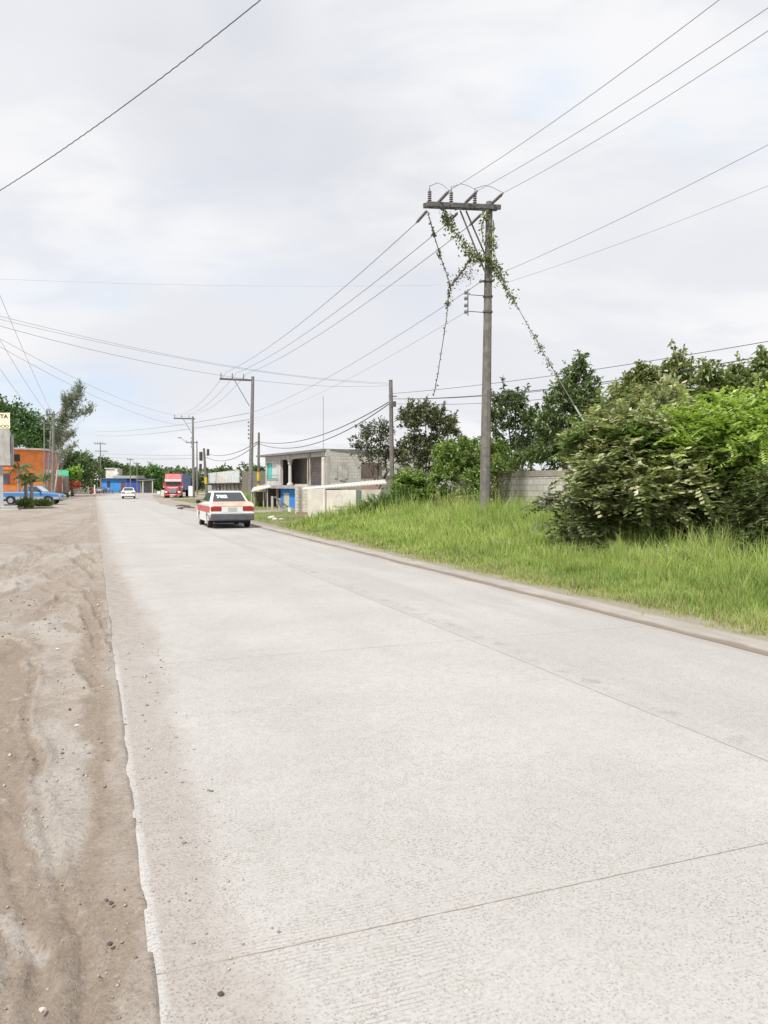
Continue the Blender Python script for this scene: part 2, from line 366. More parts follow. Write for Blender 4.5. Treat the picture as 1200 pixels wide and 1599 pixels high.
def ground_fn(t, b):
    co = obj_co(t); sp = t.n('ShaderNodeSeparateXYZ', None, i0=t.n('ShaderNodeAttribute', {'attribute_name': 'soil'}).outputs[1])
    n1 = t.noise(co, .7, 6, .62); n2 = t.noise(co, 5, 5, .65); n3 = t.noise(co, 45, 5, .75); n4 = t.noise(t.mapv(co, (1, .35, 1)), 1.1, 5, .6, .6)
    c = t.mix(t.ramp(n2, .3, .7), (.28, .238, .20), (.36, .315, .275))
    c = t.mix(t.ramp(n1, .45, .68, 0, .6), c, (.37, .34, .31))
    c = t.mix(t.math('MULTIPLY', t.ramp(n4, .5, .66), .45), c, (.21, .168, .128))
    dm = t.math('MULTIPLY', t.math('ADD', sp.outputs[0], t.math('MULTIPLY', t.math('SUBTRACT', n2, .5), .5)), 1.0)
    c = t.mix(t.ramp(dm, .25, .95, 0, .85), c, (.235, .185, .14))
    c = t.mix(t.math('MULTIPLY', sp.outputs[2], .6), c, (.37, .34, .31))
    # grit and small stones
    v = t.n('ShaderNodeTexVoronoi', {'voronoi_dimensions': '2D'}, Vector=co, Scale=42.0, Randomness=1.0)
    g = t.math('MULTIPLY', t.ramp(v.outputs[0], .10, .26, 1, 0), t.ramp(t.noise(co, 9, 3), .42, .62))
    c = t.mix(t.math('MULTIPLY', g, .55), c, (.13, .11, .095))
    v2 = t.n('ShaderNodeTexVoronoi', {'voronoi_dimensions': '2D'}, Vector=co, Scale=38.0, Randomness=1.0)
    g2 = t.math('MULTIPLY', t.ramp(v2.outputs[0], .04, .11, 1, 0), t.ramp(t.noise(co, 11, 3), .5, .62))
    c = t.mix(t.math('MULTIPLY', g2, .5), c, (.45, .42, .38))
    c = t.mix(t.ramp(n3, .48, .66, 0, .55), c, (.16, .13, .105))
    c = t.mix(t.ramp(n3, .30, .44, .45, 0), c, (.46, .42, .38))
    gn = t.noise(co, 1.6, 5, .7)
    gc = t.mix(t.ramp(gn, .35, .65), (.10, .13, .035), (.20, .19, .09))
    gm = t.ramp(t.math('ADD', sp.outputs[1], t.math('MULTIPLY', t.math('SUBTRACT', gn, .5), .9)), .3, .7)
    c = t.mix(gm, c, gc)
    h = t.math('ADD', t.math('MULTIPLY', n3, .5), t.math('ADD', n2, t.math('MULTIPLY', g2, .35)))
    setc(t, b, c, .95, 0, h, .8, .03)
go = link_obj('ground', me); go.rotation_euler = (0, 0, TH); tag(go, kind='structure'); me.materials.append(bsdf_mat('ground', ground_fn))

# ---------------- concrete road: object x = across, y = along
JS = 2.54
def road_fn(t, b):
    co = obj_co(t); sp = t.n('ShaderNodeSeparateXYZ', None, i0=co); x, y = sp.outputs[0], sp.outputs[1]
    n1 = t.noise(co, .55, 6, .6); n2 = t.noise(t.mapv(co, (1.6, .22, 1)), 1.0, 6, .62); n3 = t.noise(co, 9, 5, .7); n4 = t.noise(co, 75, 5, .8)
    c = t.mix(t.ramp(n1, .3, .7), (.385, .370, .350), (.445, .430, .410))
    lane = t.ramp(x, 3.55, 3.66)
    c = t.mix(t.math('MULTIPLY', lane, t.ramp(n2, .42, .6, .1, .75)), c, (.35, .339, .325))
    c = t.mix(t.ramp(n3, .45, .75, 0, .35), c, (.335, .315, .292))
    slab = t.n('ShaderNodeTexWhiteNoise', {'noise_dimensions': '2D'}, Vector=t.n('ShaderNodeCombineXYZ', None, i0=t.math('FLOOR', t.math('DIVIDE', t.math('SUBTRACT', x, 3.61), 50)), i1=t.math('FLOOR', t.math('DIVIDE', t.math('SUBTRACT', y, JS), 4.5))).outputs[0]).outputs[0]
    c = t.mix(t.math('MULTIPLY', slab, .22), c, (.35, .335, .31))
    tyre = t.math('MULTIPLY', t.ramp(t.math('ABSOLUTE', t.math('SUBTRACT', t.math('ABSOLUTE', t.math('SUBTRACT', x, 1.9)), .8)), 0, .38, 1, 0), t.ramp(n2, .38, .62, .05, .4))
    c = t.mix(tyre, c, (.36, .345, .325))
    # exposed grit: dark and light specks, stronger close to the camera where the surface is worn
    worn = t.ramp(t.noise(co, .8, 4, .6), .3, .62, .35, 1.0)
    v = t.n('ShaderNodeTexVoronoi', {'voronoi_dimensions': '2D'}, Vector=co, Scale=52.0, Randomness=1.0)
    g = t.math('MULTIPLY', t.ramp(v.outputs[0], .13, .27, 1, 0), t.math('MULTIPLY', worn, t.ramp(t.noise(co, 22, 3), .4, .6)))
    c = t.mix(t.math('MULTIPLY', g, .85), c, (.17, .155, .15))
    v3 = t.n('ShaderNodeTexVoronoi', {'voronoi_dimensions': '2D'}, Vector=co, Scale=42.0, Randomness=1.0)
    g3 = t.math('MULTIPLY', t.ramp(v3.outputs[0], .07, .15, 1, 0), t.ramp(t.noise(co, 5, 3), .5, .62))
    c = t.mix(t.math('MULTIPLY', g3, .8), c, (.20, .155, .13))
    c = t.mix(t.ramp(n4, .48, .68, 0, .6), c, (.22, .205, .19))
    c = t.mix(t.ramp(n4, .30, .45, .5, 0), c, (.55, .53, .51))
    # transverse broom grooves
    yy = t.math('ADD', y, t.math('MULTIPLY', t.math('SUBTRACT', t.noise(co, 2.5, 2), .5), .05))
    gr = t.ramp(t.math('SINE', t.math('MULTIPLY', yy, 6.283/.021)), .35, .95)
    grm = t.math('MULTIPLY', gr, t.math('MULTIPLY', t.ramp(t.noise(t.mapv(co, (1, 1.0, 1)), 1.7, 4, .6), .40, .62), t.ramp(t.noise(co, 35, 3), .32, .6)))
    grm = t.math('MULTIPLY', grm, t.ramp(x, .2, 2.4, 1.0, .22))
    c = t.mix(t.math('MULTIPLY', grm, .8), c, (.24, .215, .195))
    # joints
    wob = t.math('MULTIPLY', t.math('SUBTRACT', t.noise(co, 7, 4, .7), .5), .012)
    ym = t.math('ABSOLUTE', t.math('SUBTRACT', t.math('MODULO', t.math('ADD', t.math('ADD', y, 100*4.5-JS+2.25), wob), 4.5), 2.25))
    j1 = t.ramp(ym, .0015, .0055, 1, 0)
    j2 = t.ramp(t.math('ABSOLUTE', t.math('SUBTRACT', t.math('ADD', x, wob), 3.61)), .002, .008, 1, 0)
    j = t.math('MULTIPLY', t.math('MAXIMUM', j1, j2), t.ramp(n3, .3, .5, .35, 1))
    c = t.mix(t.math('MULTIPLY', j, .8), c, (.16, .125, .10))
    sm = t.math('MULTIPLY', t.ramp(t.math('ABSOLUTE', t.math('SUBTRACT', x, 3.76)), .02, .13, 1, 0), t.ramp(t.noise(co, 3.2, 4, .65), .50, .62))
    c = t.mix(t.math('MULTIPLY', sm, t.ramp(n4, .4, .62, .2, .7)), c, (.20, .19, .18))
    # dust blown over the left edge, and dirt along the right one
    nd = t.math('ADD', t.noise(t.mapv(co, (1, .35, 1)), 2.2, 6, .65), t.math('MULTIPLY', t.math('SUBTRACT', t.noise(co, 14, 3), .5), .22))
    d = t.math('ADD', x, t.math('MULTIPLY', t.math('SUBTRACT', nd, .5), .55))
    farw = t.math('SUBTRACT', t.ramp(y, 3.0, 8.0, .50, .60), t.ramp(y, 9, 22, 0, .3))
    dm = t.ramp(t.math('SUBTRACT', t.math('ADD', d, t.math('MULTIPLY', t.math('SUBTRACT', n4, .5), .18)), farw), -.16, .07, 1, 0)
    farm = t.math('MULTIPLY', dm, t.ramp(t.math('ADD', x, t.math('MULTIPLY', n3, .05)), .205, .235, 0, 1))
    farm = t.math('MAXIMUM', farm, t.math('MULTIPLY', dm, t.ramp(t.math('ADD', y, t.math('MULTIPLY', t.noise(co, 1.5), 5)), 9.2, 10.5)))
    far_l = t.math('MULTIPLY', t.ramp(t.math('ADD', d, t.math('MULTIPLY', t.math('SUBTRACT', n3, .5), .5)), .12, .72, 1, 0), t.ramp(y, 6.5, 11, 0, .95))
    c = t.mix(t.math('MULTIPLY', farm, .72), c, t.mix(t.ramp(n3, .35, .65), (.285, .25, .22), (.335, .305, .276)))
    c = t.mix(far_l, c, t.mix(t.ramp(n3, .35, .65), (.27, .23, .195), (.35, .31, .275)))
    dr = t.ramp(t.math('ADD', x, t.math('MULTIPLY', t.math('SUBTRACT', nd, .5), .5)), 5.55, 5.95, 0, .55)
    c = t.mix(dr, c, (.29, .245, .205))
    c = t.mix(t.math('MULTIPLY', t.math('ADD', farm, far_l), t.ramp(n4, .50, .66, 0, .55)), c, (.19, .165, .145))
    c = t.mix(t.math('MULTIPLY', farm, t.ramp(n4, .32, .44, .4, 0)), c, (.47, .44, .41))
    c = t.mix(t.math('MULTIPLY', farm, t.math('MULTIPLY', g, .7)), c, (.15, .125, .11))
    fy = t.math('MULTIPLY', t.ramp(y, 62, 80), t.ramp(t.noise(t.mapv(co, (.5, .12, 1)), 1, 4), .45, .6, 0, .5))
    c = t.mix(fy, c, (.38, .35, .32))
    h = t.math('SUBTRACT', t.math('ADD', n4, n3), t.math('MULTIPLY', t.math('ADD', grm, t.math('ADD', g, j)), .5))
    setc(t, b, c, .9, 0, h, .25, .006)
left = [(-8, .153), (110, .153), (135, .4), (150, 1.8), (165, 6), (178, 14), (188, 28), (193, 60)]
right = [(-8, 6.0), (45, 5.95), (72, 5.6), (110, 7.7), (142, 9.9), (150, 12.5), (158, 18), (166, 30), (172, 60)]
road = MB()
jl = [(s, left[0][1]) for s in np.arange(-8, 108, 1.5)]
sl_ = [(float(s), .156+(.008*(random.random()-.5) if s < 60 else 0)) for s in np.arange(-8, 108, .5)]+left[1:]
sr_ = [(float(s), float(np.interp(s, [a for a, _ in right], [b_ for _, b_ in right]))) for s in np.arange(-8, 108, .5)]+right[3:]
def resamp(l, n): 
    a = np.array(l); d = np.r_[0, np.cumsum(np.hypot(*np.diff(a, axis=0).T))]; q = np.linspace(0, d[-1], n)
    return np.stack([np.interp(q, d, a[:, 0]), np.interp(q, d, a[:, 1])], 1)
main_n = len([1 for s in np.arange(-8, 108, .5)])
la, lb = sl_[:main_n], resamp(sl_[main_n-1:], 24); ra, rb = sr_[:main_n], resamp(sr_[main_n-1:], 24)
LL = list(la)+[tuple(p) for p in lb[1:]]; RR = list(ra)+[tuple(p) for p in rb[1:]]
vs = []; fs = []
for (s0, t0), (s1, t1) in zip(LL, RR): vs += [(t0, s0, -.06), (t0, s0, .012), (t0+.02, s0, .018), (t1, s1, .018), (t1, s1, -.06)]
for i in range(len(LL)-1):
    for k in range(4): fs.append((i*5+k, i*5+k+1, i*5+6+k, i*5+5+k))
road.add(vs, fs); ro = road.build('road', bsdf_mat('road', road_fn)); ro.rotation_euler = (0, 0, TH); tag(ro, kind='structure')

# low dirty kerb strip on the right
def kerb_fn(t, b):
    co = obj_co(t); x = t.n('ShaderNodeSeparateXYZ', None, i0=co).outputs[0]
    n = t.noise(t.mapv(co, (1, .4, 1)), 3, 6, .65); n2 = t.noise(co, 40, 4, .7)
    c = t.mix(t.ramp(n, .3, .7), (.29, .262, .23), (.37, .345, .31))
    e = t.math('ADD', x, t.math('MULTIPLY', t.math('SUBTRACT', n, .5), .10))
    c = t.mix(t.ramp(e, 5.92, 6.0, .85, 0), c, (.17, .13, .098))
    c = t.mix(t.ramp(e, 6.22, 6.36, 0, .6), c, (.20, .17, .11))
    c = t.mix(t.ramp(n2, .5, .75, 0, .5), c, (.2, .17, .14))
    setc(t, b, c, .95, 0, n2, .5, .01)
kb = MB(); prof = [(5.88, .010), (5.92, .022), (5.96, .030), (6.04, .034), (6.22, .034), (6.36, .032), (6.62, .03), (6.9, .0)]
vs = []; fs = []
ss = list(np.arange(-2, 47, .25))
for i, s in enumerate(ss):
    for k, (a, z) in enumerate(prof):
        f_ = min(1, max(.15, (47-s)/12)); j = (fbm(np.array([s*1.3]), np.array([k*.7]), 3, 71)[0]-.5)
        vs.append((a+j*.12+.05*(fbm(np.array([s*.5]), np.array([3.]), 2, 73)[0]-.5)+(0 if s < 30 else (s-30)*-.012), s, (z+j*.03*(k > 0))*f_+.012))
for i in range(len(ss)-1):
    for k in range(len(prof)-1): a = i*len(prof)+k; fs.append((a, a+1, a+len(prof)+1, a+len(prof)))
kb.add(vs, fs); ko = kb.build('kerb_strip', bsdf_mat('kerb', kerb_fn), smooth=True); ko.rotation_euler = (0, 0, TH); tag(ko, kind='structure')

# ---------------- loose stones on the shoulder and the slab
def pebble(px, py, r, col, label, k):
    bm = bmesh.new(); bmesh.ops.create_icosphere(bm, subdivisions=2, radius=r)
    for v in bm.verts: v.co *= 1+random.uniform(-.22, .22); v.co.z *= .55
    me = bpy.data.meshes.new('stone'); bm.to_mesh(me); bm.free(); me.materials.append(paint('stone_%d' % k, col, .9, 0, .2, 60))
    p = G(px, py); z = .02 if p.dot(N) > .153 else .012
    o = link_obj('stone', me, None, (p.x, p.y, z+r*.25)); o.rotation_euler = (0, 0, random.random()*6)
    tag(o, label, 'stone')
pebble(66, 1584, .010, (.48, .45, .40), 'rounded pale stone half sunk in the brown dirt at the near end of the shoulder', 1)
pebble(90, 1016, .018, (.48, .45, .41), 'small white stone on the tyre swept dirt left of the ribbed track', 1)
pebble(121, 1137, .018, (.6, .57, .52), 'single white pebble on pale gravel beside the damp brown track', 1)
pebble(174, 1416, .010, (.07, .06, .055), 'dark pebble in the brown dirt left of the slab edge', 2)
pebble(172, 1480, .010, (.08, .07, .06), 'dark reddish pebble beside the slab edge nearest the camera', 2)
pebble(345, 1563, .010, (.10, .08, .075), 'little dark stone lying on the slab near the left edge', 2)
# loose grit, too many to count
K = 9000; tt = rng.uniform(-3.6, .13, K); ssg = 1.2+rng.random(K)**1.6*11
keep = (vnoise(tt*1.7, ssg*1.1, 91) > .36); tt, ssg = tt[keep], ssg[keep]
K2 = 500; tt = np.r_[tt, rng.uniform(.18, .6, K2)]; ssg = np.r_[ssg, 1.4+rng.random(K2)**1.5*7]; K = len(tt)
zz_ = np.where(tt > .15, .019, .0)
ix = np.clip(np.searchsorted(tx, tt), 0, nx-1); iy = np.clip(np.searchsorted(ty, ssg), 0, ny-1)
zz_ = np.where(tt > .15, .02, Z[iy, ix]+.003)
base = np.array([(1, 0, 0), (0, 1, 0), (-1, 0, 0), (0, -1, 0), (0, 0, .8), (0, 0, -.5)], float)
rad = .0018+rng.random(K)**5*.010*(.6+ssg/8)
ang = rng.random(K)*6.28; ca, sa = np.cos(ang), np.sin(ang)
jit = base[None]*(1+rng.uniform(-.35, .35, (K, 6, 1)))*rad[:, None, None]
vv = np.stack([jit[..., 0]*ca[:, None]-jit[..., 1]*sa[:, None]+tt[:, None], jit[..., 0]*sa[:, None]+jit[..., 1]*ca[:, None]+ssg[:, None], jit[..., 2]+zz_[:, None]], -1)
colg = vary((.34, .30, .26), K, rng, .3)
def attrmat(name, rough=.9):
    def fn(t, b): setc(t, b, t.n('ShaderNodeAttribute', {'attribute_name': 'Col'}).outputs[0], rough)
    return bsdf_mat(name, fn)
gt = np_mesh('gravel', vv, 6, colg, attrmat('gravel'), faces=[(0, 1, 4), (1, 2, 4), (2, 3, 4), (3, 0, 4), (1, 0, 5), (2, 1, 5), (3, 2, 5), (0, 3, 5)])
gt.rotation_euler = (0, 0, TH); tag(gt, 'loose grit and small gravel scattered over the dirt shoulder', 'gravel', kind='stuff')

# ---------------- grass
def blades(t, s, h, wd, col, lean=.35, rg=rng):
    K = len(t); az = rg.random(K)*6.28; ln = np.abs(rg.normal(0, lean, K))*h
    dx, dy = np.cos(az)*ln, np.sin(az)*ln; wa = rg.random(K)*6.28; wx_, wy_ = np.cos(wa)*wd*.5, np.sin(wa)*wd*.5
    z0 = np.full(K, 0.0)
    a = np.stack([t-wx_, s-wy_, z0], -1); b_ = np.stack([t+wx_, s+wy_, z0], -1)
    m1 = np.stack([t-wx_*.8+dx*.35, s-wy_*.8+dy*.35, h*.6], -1); m2 = np.stack([t+wx_*.8+dx*.35, s+wy_*.8+dy*.35, h*.6], -1)
    tp = np.stack([t+dx, s+dy, h*(1-.25*(ln/h)**1)], -1)
    v = np.stack([a, b_, m2, m1, tp], 1)
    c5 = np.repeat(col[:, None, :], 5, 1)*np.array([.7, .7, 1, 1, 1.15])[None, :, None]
    return v, c5
FB = [(0, 1, 2), (0, 2, 3), (3, 2, 4)]
def scatter(dens_fn, bounds, n):
    t = rng.uniform(bounds[0], bounds[1], n); s = rng.uniform(bounds[2], bounds[3], n)
    k = rng.random(n) < dens_fn(t, s); return t[k], s[k]
V_, C_ = [], []
G1, G2, G3, GD = (.20, .29, .065), (.42, .50, .155), (.44, .43, .20), (.44, .39, .25)
def grass_patch(n, bounds, dens, hfun, wfun, cf=None, lean=.35):
    t, s = scatter(dens, bounds, n); K = len(t)
    cl = fbm(t*1.3, s*1.3, 3, 101); cl2 = vnoise(t*4.5, s*4.5, 103); h = hfun(t, s)*(.45+.9*rng.random(K))*(.35+.8*cl+.75*cl2**2)
    col = vary(G1, K, rng, .2, G2, np.clip(rng.random(K)*.7+(fbm(t*.8, s*.8, 3, 107)-.5)*1.6+.25, 0, 1))
    e = np.clip(1-(t-6.5)/.9, 0, 1)*.6; mm = rng.random(K) < (.05+e+.12*(fbm(t*2, s*2, 2, 109) > .6)); col[mm] = vary(GD, mm.sum(), rng, .2, G3)
    v, c = blades(t, s, h, wfun(t, s), col, lean); V_.append(v); C_.append(c)
edge = lambda t, s: np.clip((t-6.15-.45*(vnoise(s*1.7, t*0, 111)-.5)-.2*(vnoise(s*7, t*0, 112)-.5))*2.2, 0, 1)
hf = lambda t, s: np.clip(.05+(t-6.3)*.13, .05, .36)*(1+1.25*np.clip((t-9.0)/2.5, 0, 1))*(1-.25*np.clip((s-30)/15, 0, 1))
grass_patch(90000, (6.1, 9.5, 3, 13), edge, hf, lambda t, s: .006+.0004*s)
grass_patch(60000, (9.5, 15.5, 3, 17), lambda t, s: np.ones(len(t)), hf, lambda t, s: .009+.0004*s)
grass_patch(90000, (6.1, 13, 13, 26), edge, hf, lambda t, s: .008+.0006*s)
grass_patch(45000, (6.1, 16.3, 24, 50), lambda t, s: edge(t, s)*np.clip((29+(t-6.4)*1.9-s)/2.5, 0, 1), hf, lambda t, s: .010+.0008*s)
# tall seeding stems and weeds against the wall
grass_patch(9000, (12.5, 16.4, 17, 40), lambda t, s: (vnoise(t*.9, s*.7, 121) > .42)*1.0, lambda t, s: np.full(len(t), .95), lambda t, s: .012+.0006*s, lean=.28)
grass_patch(9000, (10.5, 14.5, 6, 17), lambda t, s: (vnoise(t*.9, s*.9, 131) > .35)*1.0, lambda t, s: np.full(len(t), .62), lambda t, s: .011+.0006*s, lean=.4)
grass_patch(14000, (8.2, 15.5, 60, 98), lambda t, s: np.clip((t-8.6-(s-62)*.115)*1.2+vnoise(s*.3, t*.3, 5)-.5, 0, 1), lambda t, s: .25+.5*np.clip((t-8.6-(s-62)*.115)/2, 0, 1), lambda t, s: .05+0*t)
grass_patch(30000, (7.2, 16, 30, 60), lambda t, s: np.clip(vnoise(s*.45, t*.6, 6)*3-1.1+(t-9)*.12, 0, 1), lambda t, s: np.full(len(t), .075), lambda t, s: .022+0*t)
grass_patch(5200, (8.2, 13.5, 4, 16), lambda t, s: (vnoise(t*1.6, s*1.6, 141) > .5)*1.0, lambda t, s: .42+.12*(t-8.2)*.5, lambda t, s: .014+.0006*s, lean=.75)
grass_patch(5000, (9, 16, 16, 34), lambda t, s: (vnoise(t*1.1, s*1.1, 143) > .5)*1.0, lambda t, s: np.full(len(t), .62), lambda t, s: .014+.0006*s, lean=.45)
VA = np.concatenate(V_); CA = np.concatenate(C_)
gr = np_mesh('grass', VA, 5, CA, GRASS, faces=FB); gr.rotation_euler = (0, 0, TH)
tag(gr, 'bright green long grass covering the verge between road and block wall', 'grass', kind='stuff')
# ---------------- block boundary wall along the verge
WT = 16.4
wall = thing('boundary_wall', 'long grey concrete block wall with coping band behind the grass verge', 'wall', W(24, WT))
def toLocal(o, mb): mb.o = Vector(o.location); return mb
mb = MB(wall.location); A, Bv = W(5, WT), W(44, WT)
mb.wallbox(A, Bv, 0, 39, -.1, 1.98, -.2, 0); 
WALLM = blocks('wall_block', (.68, .64, .57), (.57, .535, .475), (.20, .18, .155), .44, .235, .012, .4)
mb.build('block_face', WALLM, wall)
mb = MB(wall.location); mb.wallbox(A, Bv, 0, 39, 1.98, 2.2, -.22, .03); mb.build('coping_band', plaster('coping', (.36, .32, .27), .5), wall)
for k in range(12):
    mb = MB(wall.location); mb.wallbox(A, Bv, .4+k*3.4, .62+k*3.4, -.1, 1.975, -.1, .025); mb.build('pilaster', plaster('pilaster', (.46, .42, .36), .4), wall)

# ---------------- trees and shrubs
def lobe(px, py, Y_, rx, ry, dep): 
    c = P(px, py, Y_); return (c.x, c.y, c.z, rx/1200*Y_, dep, ry/1200*Y_)
def sample(lobes, n, rg, shell=.5, wpow=.75):
    w_ = np.array([max(l[3]*l[4]*l[5], .02)**wpow for l in lobes]); w_ /= w_.sum()
    k = rg.choice(len(lobes), n, p=w_); L_ = np.array(lobes)[k]
    d = nrmz(rg.normal(0, 1, (n, 3))); d[:, 2] = np.where((d[:, 2] < -.35) & (rg.random(n) < .6), -d[:, 2], d[:, 2])
    r = rg.random(n)**(1/3) * (1-shell)+shell*(.85+.25*rg.random(n))
    off = d*r[:, None]*L_[:, 3:6]
    return L_[:, :3]+off, nrmz(off/np.maximum(L_[:, 3:6], .05)+np.array([0, 0, .35])), k
def sprays(cen, out, rg, per, tl, kind, L, Wd, droop=.2, upb=.25, flat=.8):
    """leaf geometry round each cluster centre"""
    K = len(cen); tl_ = tl*(.6+.8*rg.random((K, 1)))
    u = rg.random((K, per, 1)); org = cen[:, None]+out[:, None]*(u-.5)*tl_[:, None]*1.2
    d = out[:, None]*.55+rg.normal(0, .62, (K, per, 3)); d[..., 2] += upb; d = nrmz(d)
    o = org.reshape(-1, 3)+rg.normal(0, tl*.08, (K*per, 3)); d = d.reshape(-1, 3); ci = np.repeat(np.arange(K), per)
    if kind == 'simple':
        return quad_leaves(o, d, L*(.6+.7*rg.random(len(o))), Wd*(.7+.6*rg.random(len(o))), rg, droop, flat), ci
    m = int(kind[1:]); rl = L*(.7+.6*rg.random((len(o), 1)))
    d[:, 2] *= .6; d = nrmz(d); sd_ = nrmz(np.cross(d, np.array([0, 0, 1.])+rg.normal(0, .22, d.shape)))
    out_ = []; cj = []
    for j in range(m):
        f = (j+1)/m; pos = o+d*rl*f; pos[:, 2] -= (rl[:, 0]*f*f*droop)
        for sg in (-1, 1):
            ld = nrmz(sd_*sg*.85+d*.55+np.array([0, 0, -.18])+rg.normal(0, .12, d.shape)); ll = Wd*(1.15-.5*abs(f-.5))*(.85+.3*rg.random((len(o), 1)))
            side = nrmz(np.cross(ld, np.cross(sd_*sg, ld)+np.array([0, 0, 1.])))*ll*.29
            out_.append(np.stack([pos, pos+ld*ll*.5+side, pos+ld*ll, pos+ld*ll*.5-side], 1)); cj.append(ci)
    return np.concatenate(out_), np.concatenate(cj)
def tree(name, label, cat, px, Y_, lobes, n, per, tl, kind, L, Wd, c1, c2, group=None, seed=1, mat=None, trunk=.12, bark=None, shell=.5, droop=.2, upb=.25, forks=3, cv=.18, flat=.8, twigs=26, trunk_h=None, stems=None, limb=1.0, strag=0, sup=.2, slen=1.0, holes=(), wpow=.75):
    rg = np.random.default_rng(seed); base = B(px, Y_)
    root = thing(name, label, cat, base, 0, group)
    cen, out, lk = sample(lobes, n, rg, shell, wpow)
    straggle = []
    if strag:        # loose shoots that break the outline
        sc_, so_, sk_ = sample(lobes, strag, rg, .9)
        for q in range(strag):
            dv = nrmz(so_[q]+np.array([0, 0, sup])+rg.normal(0, .25, 3)); ll = slen*rg.uniform(.35, 1.0); cur = sc_[q]-dv*.2; straggle.append((Vector(cur), Vector(cur+dv*ll)))
            for j in range(4): cen = np.vstack([cen, cur+dv*ll*(j+1)/4]); out = np.vstack([out, dv])
    v, ci = sprays(cen, out, rg, per, tl, kind, L, Wd, droop, upb, flat)
    if strag: thin_ = (ci < n) | (rg.random(len(ci)) < .6); v, ci = v[thin_], ci[thin_]
    keep = v[:, :, 2].min(1) > .03
    for hx in holes: keep &= (((v.mean(1)-np.array(hx[:3]))/np.array(hx[3:6]))**2).sum(1) > 1
    v = v[keep]; ci = ci[keep]
    f = np.clip(.5+rg.normal(0, .32, len(cen)), 0, 1)[ci]; col = vary(c1, len(v), rg, cv, c2, f)
    v = v-np.array(base)[None, None]
    np_mesh('crown', v, 4, col, mat or LEAF, root)
    tb = MB(base); lobes_ = [Vector(l[:3]) for l in lobes]
    zc = sum(l.z for l in lobes_)/len(lobes_); xc = sum(l.x for l in lobes_)/len(lobes_); yc = sum(l.y for l in lobes_)/len(lobes_)
    th = trunk_h if trunk_h is not None else max(.3, zc*.35)
    ns = stems or 1
    for k in range(ns):
        a = 6.28*k/ns+seed; b0 = base+Vector((math.cos(a), math.sin(a), 0))*(.0 if ns == 1 else trunk*1.6)
        top = Vector((base.x*.7+xc*.3, base.y*.7+yc*.3, th))+Vector((math.cos(a), math.sin(a), 0))*(0 if ns == 1 else .35)
        mid = (b0+top)/2+Vector((rg.normal(0, .04), rg.normal(0, .04), 0))
        tb.tube([b0-Vector((0, 0, .1)), mid, top], [trunk, trunk*.82, trunk*.7], 7)
        for i, l in enumerate(lobes_):
            if i % ns != k: continue
            m1 = top.lerp(l, .5)+Vector((rg.normal(0, .1), rg.normal(0, .1), .12*(l-top).length))
            tb.tube([top, m1, l], [trunk*.55*limb, trunk*.38*limb, trunk*.2*limb], 5, False)
    idx = rg.choice(n, min(n, twigs*len(lobes)), replace=False)
    for q in idx:
        l = lobes_[lk[q]]; e = Vector(cen[q]); m1 = l.lerp(e, .5)+Vector((0, 0, .06*(e-l).length))
        tb.tube([l, m1, e], [trunk*.16, trunk*.1, trunk*.05], 3, False)
    for a_, b2_ in straggle: tb.tube([a_, b2_], [trunk*.14, trunk*.05], 3, False)
    tb.build('trunk', bark or BARK, root, smooth=True)
    return root
DK1, DK2 = (.075, .12, .045), (.24, .30, .13)
OL1, OL2 = (.20, .24, .10), (.47, .48, .27)
LB = lobe
# the big shrub over the verge
tree('leafy_bush', 'big olive green bush with pinnate leaves hanging over the grass before the block wall', 'bush', 1010, 17.2,
     [LB(940, 700, 18, 34, 32, 1.0), LB(968, 712, 17.3, 52, 42, 1.3), LB(1030, 725, 17, 60, 40, 1.3), LB(1100, 768, 17.2, 50, 30, 1.2), LB(950, 765, 16.6, 36, 34, .8),
      LB(975, 782, 16, 55, 32, .9), LB(1040, 775, 15.9, 58, 36, 1.0), LB(1105, 800, 16.8, 42, 42, .9), LB(938, 812, 16.2, 22, 22, .5), LB(1155, 780, 17.2, 50, 60, 1.0), LB(1020, 675, 18, 55, 24, 1.0),
      LB(1000, 800, 19.2, 80, 30, .7)],
     900, 8, .42, 'p5', .36, .15, OL1, OL2, strag=80, sup=.05, slen=.9, holes=[LB(1025, 868, 15.6, 80, 42, 1.6), LB(960, 862, 15.9, 30, 22, 1.0)], seed=11, mat=GLOSSLEAF, trunk=.07, stems=4, shell=.66, droop=.30, upb=.15, cv=.24)
tree('leafy_bush', 'dark straggly sapling branches over the grass left of the big olive bush', 'bush', 905, 16.2,
     [LB(880, 820, 15.8, 22, 12, .5), LB(905, 850, 15.6, 26, 14, .5), LB(855, 790, 16.5, 14, 16, .4)],
     30, 6, .3, 'p5', .28, .11, (.08, .10, .05), (.22, .24, .13), seed=12, trunk=.025, shell=.3, droop=.25, upb=.1, trunk_h=.35)
tree('feathery_tree', 'bright yellow green tree with feathery leaf sprays above the right part of the bush', 'tree', 1120, 18.4,
     [LB(1092, 668, 16.4, 30, 12, .8), LB(1150, 652, 16.0, 38, 13, .9), LB(1205, 675, 15.4, 36, 16, .8), LB(1105, 700, 15.6, 36, 10, .5), LB(1170, 715, 15.3, 40, 10, .5), LB(1215, 730, 15, 30, 12, .5)],
     105, 5, .5, 'p14', strag=26, sup=-.1, slen=.7, L=.60, Wd=.10, c1=(.30, .41, .09), c2=(.54, .64, .22), seed=13, mat=None, trunk=.08, shell=.75, droop=.22, upb=.05, cv=.14, flat=1.2)
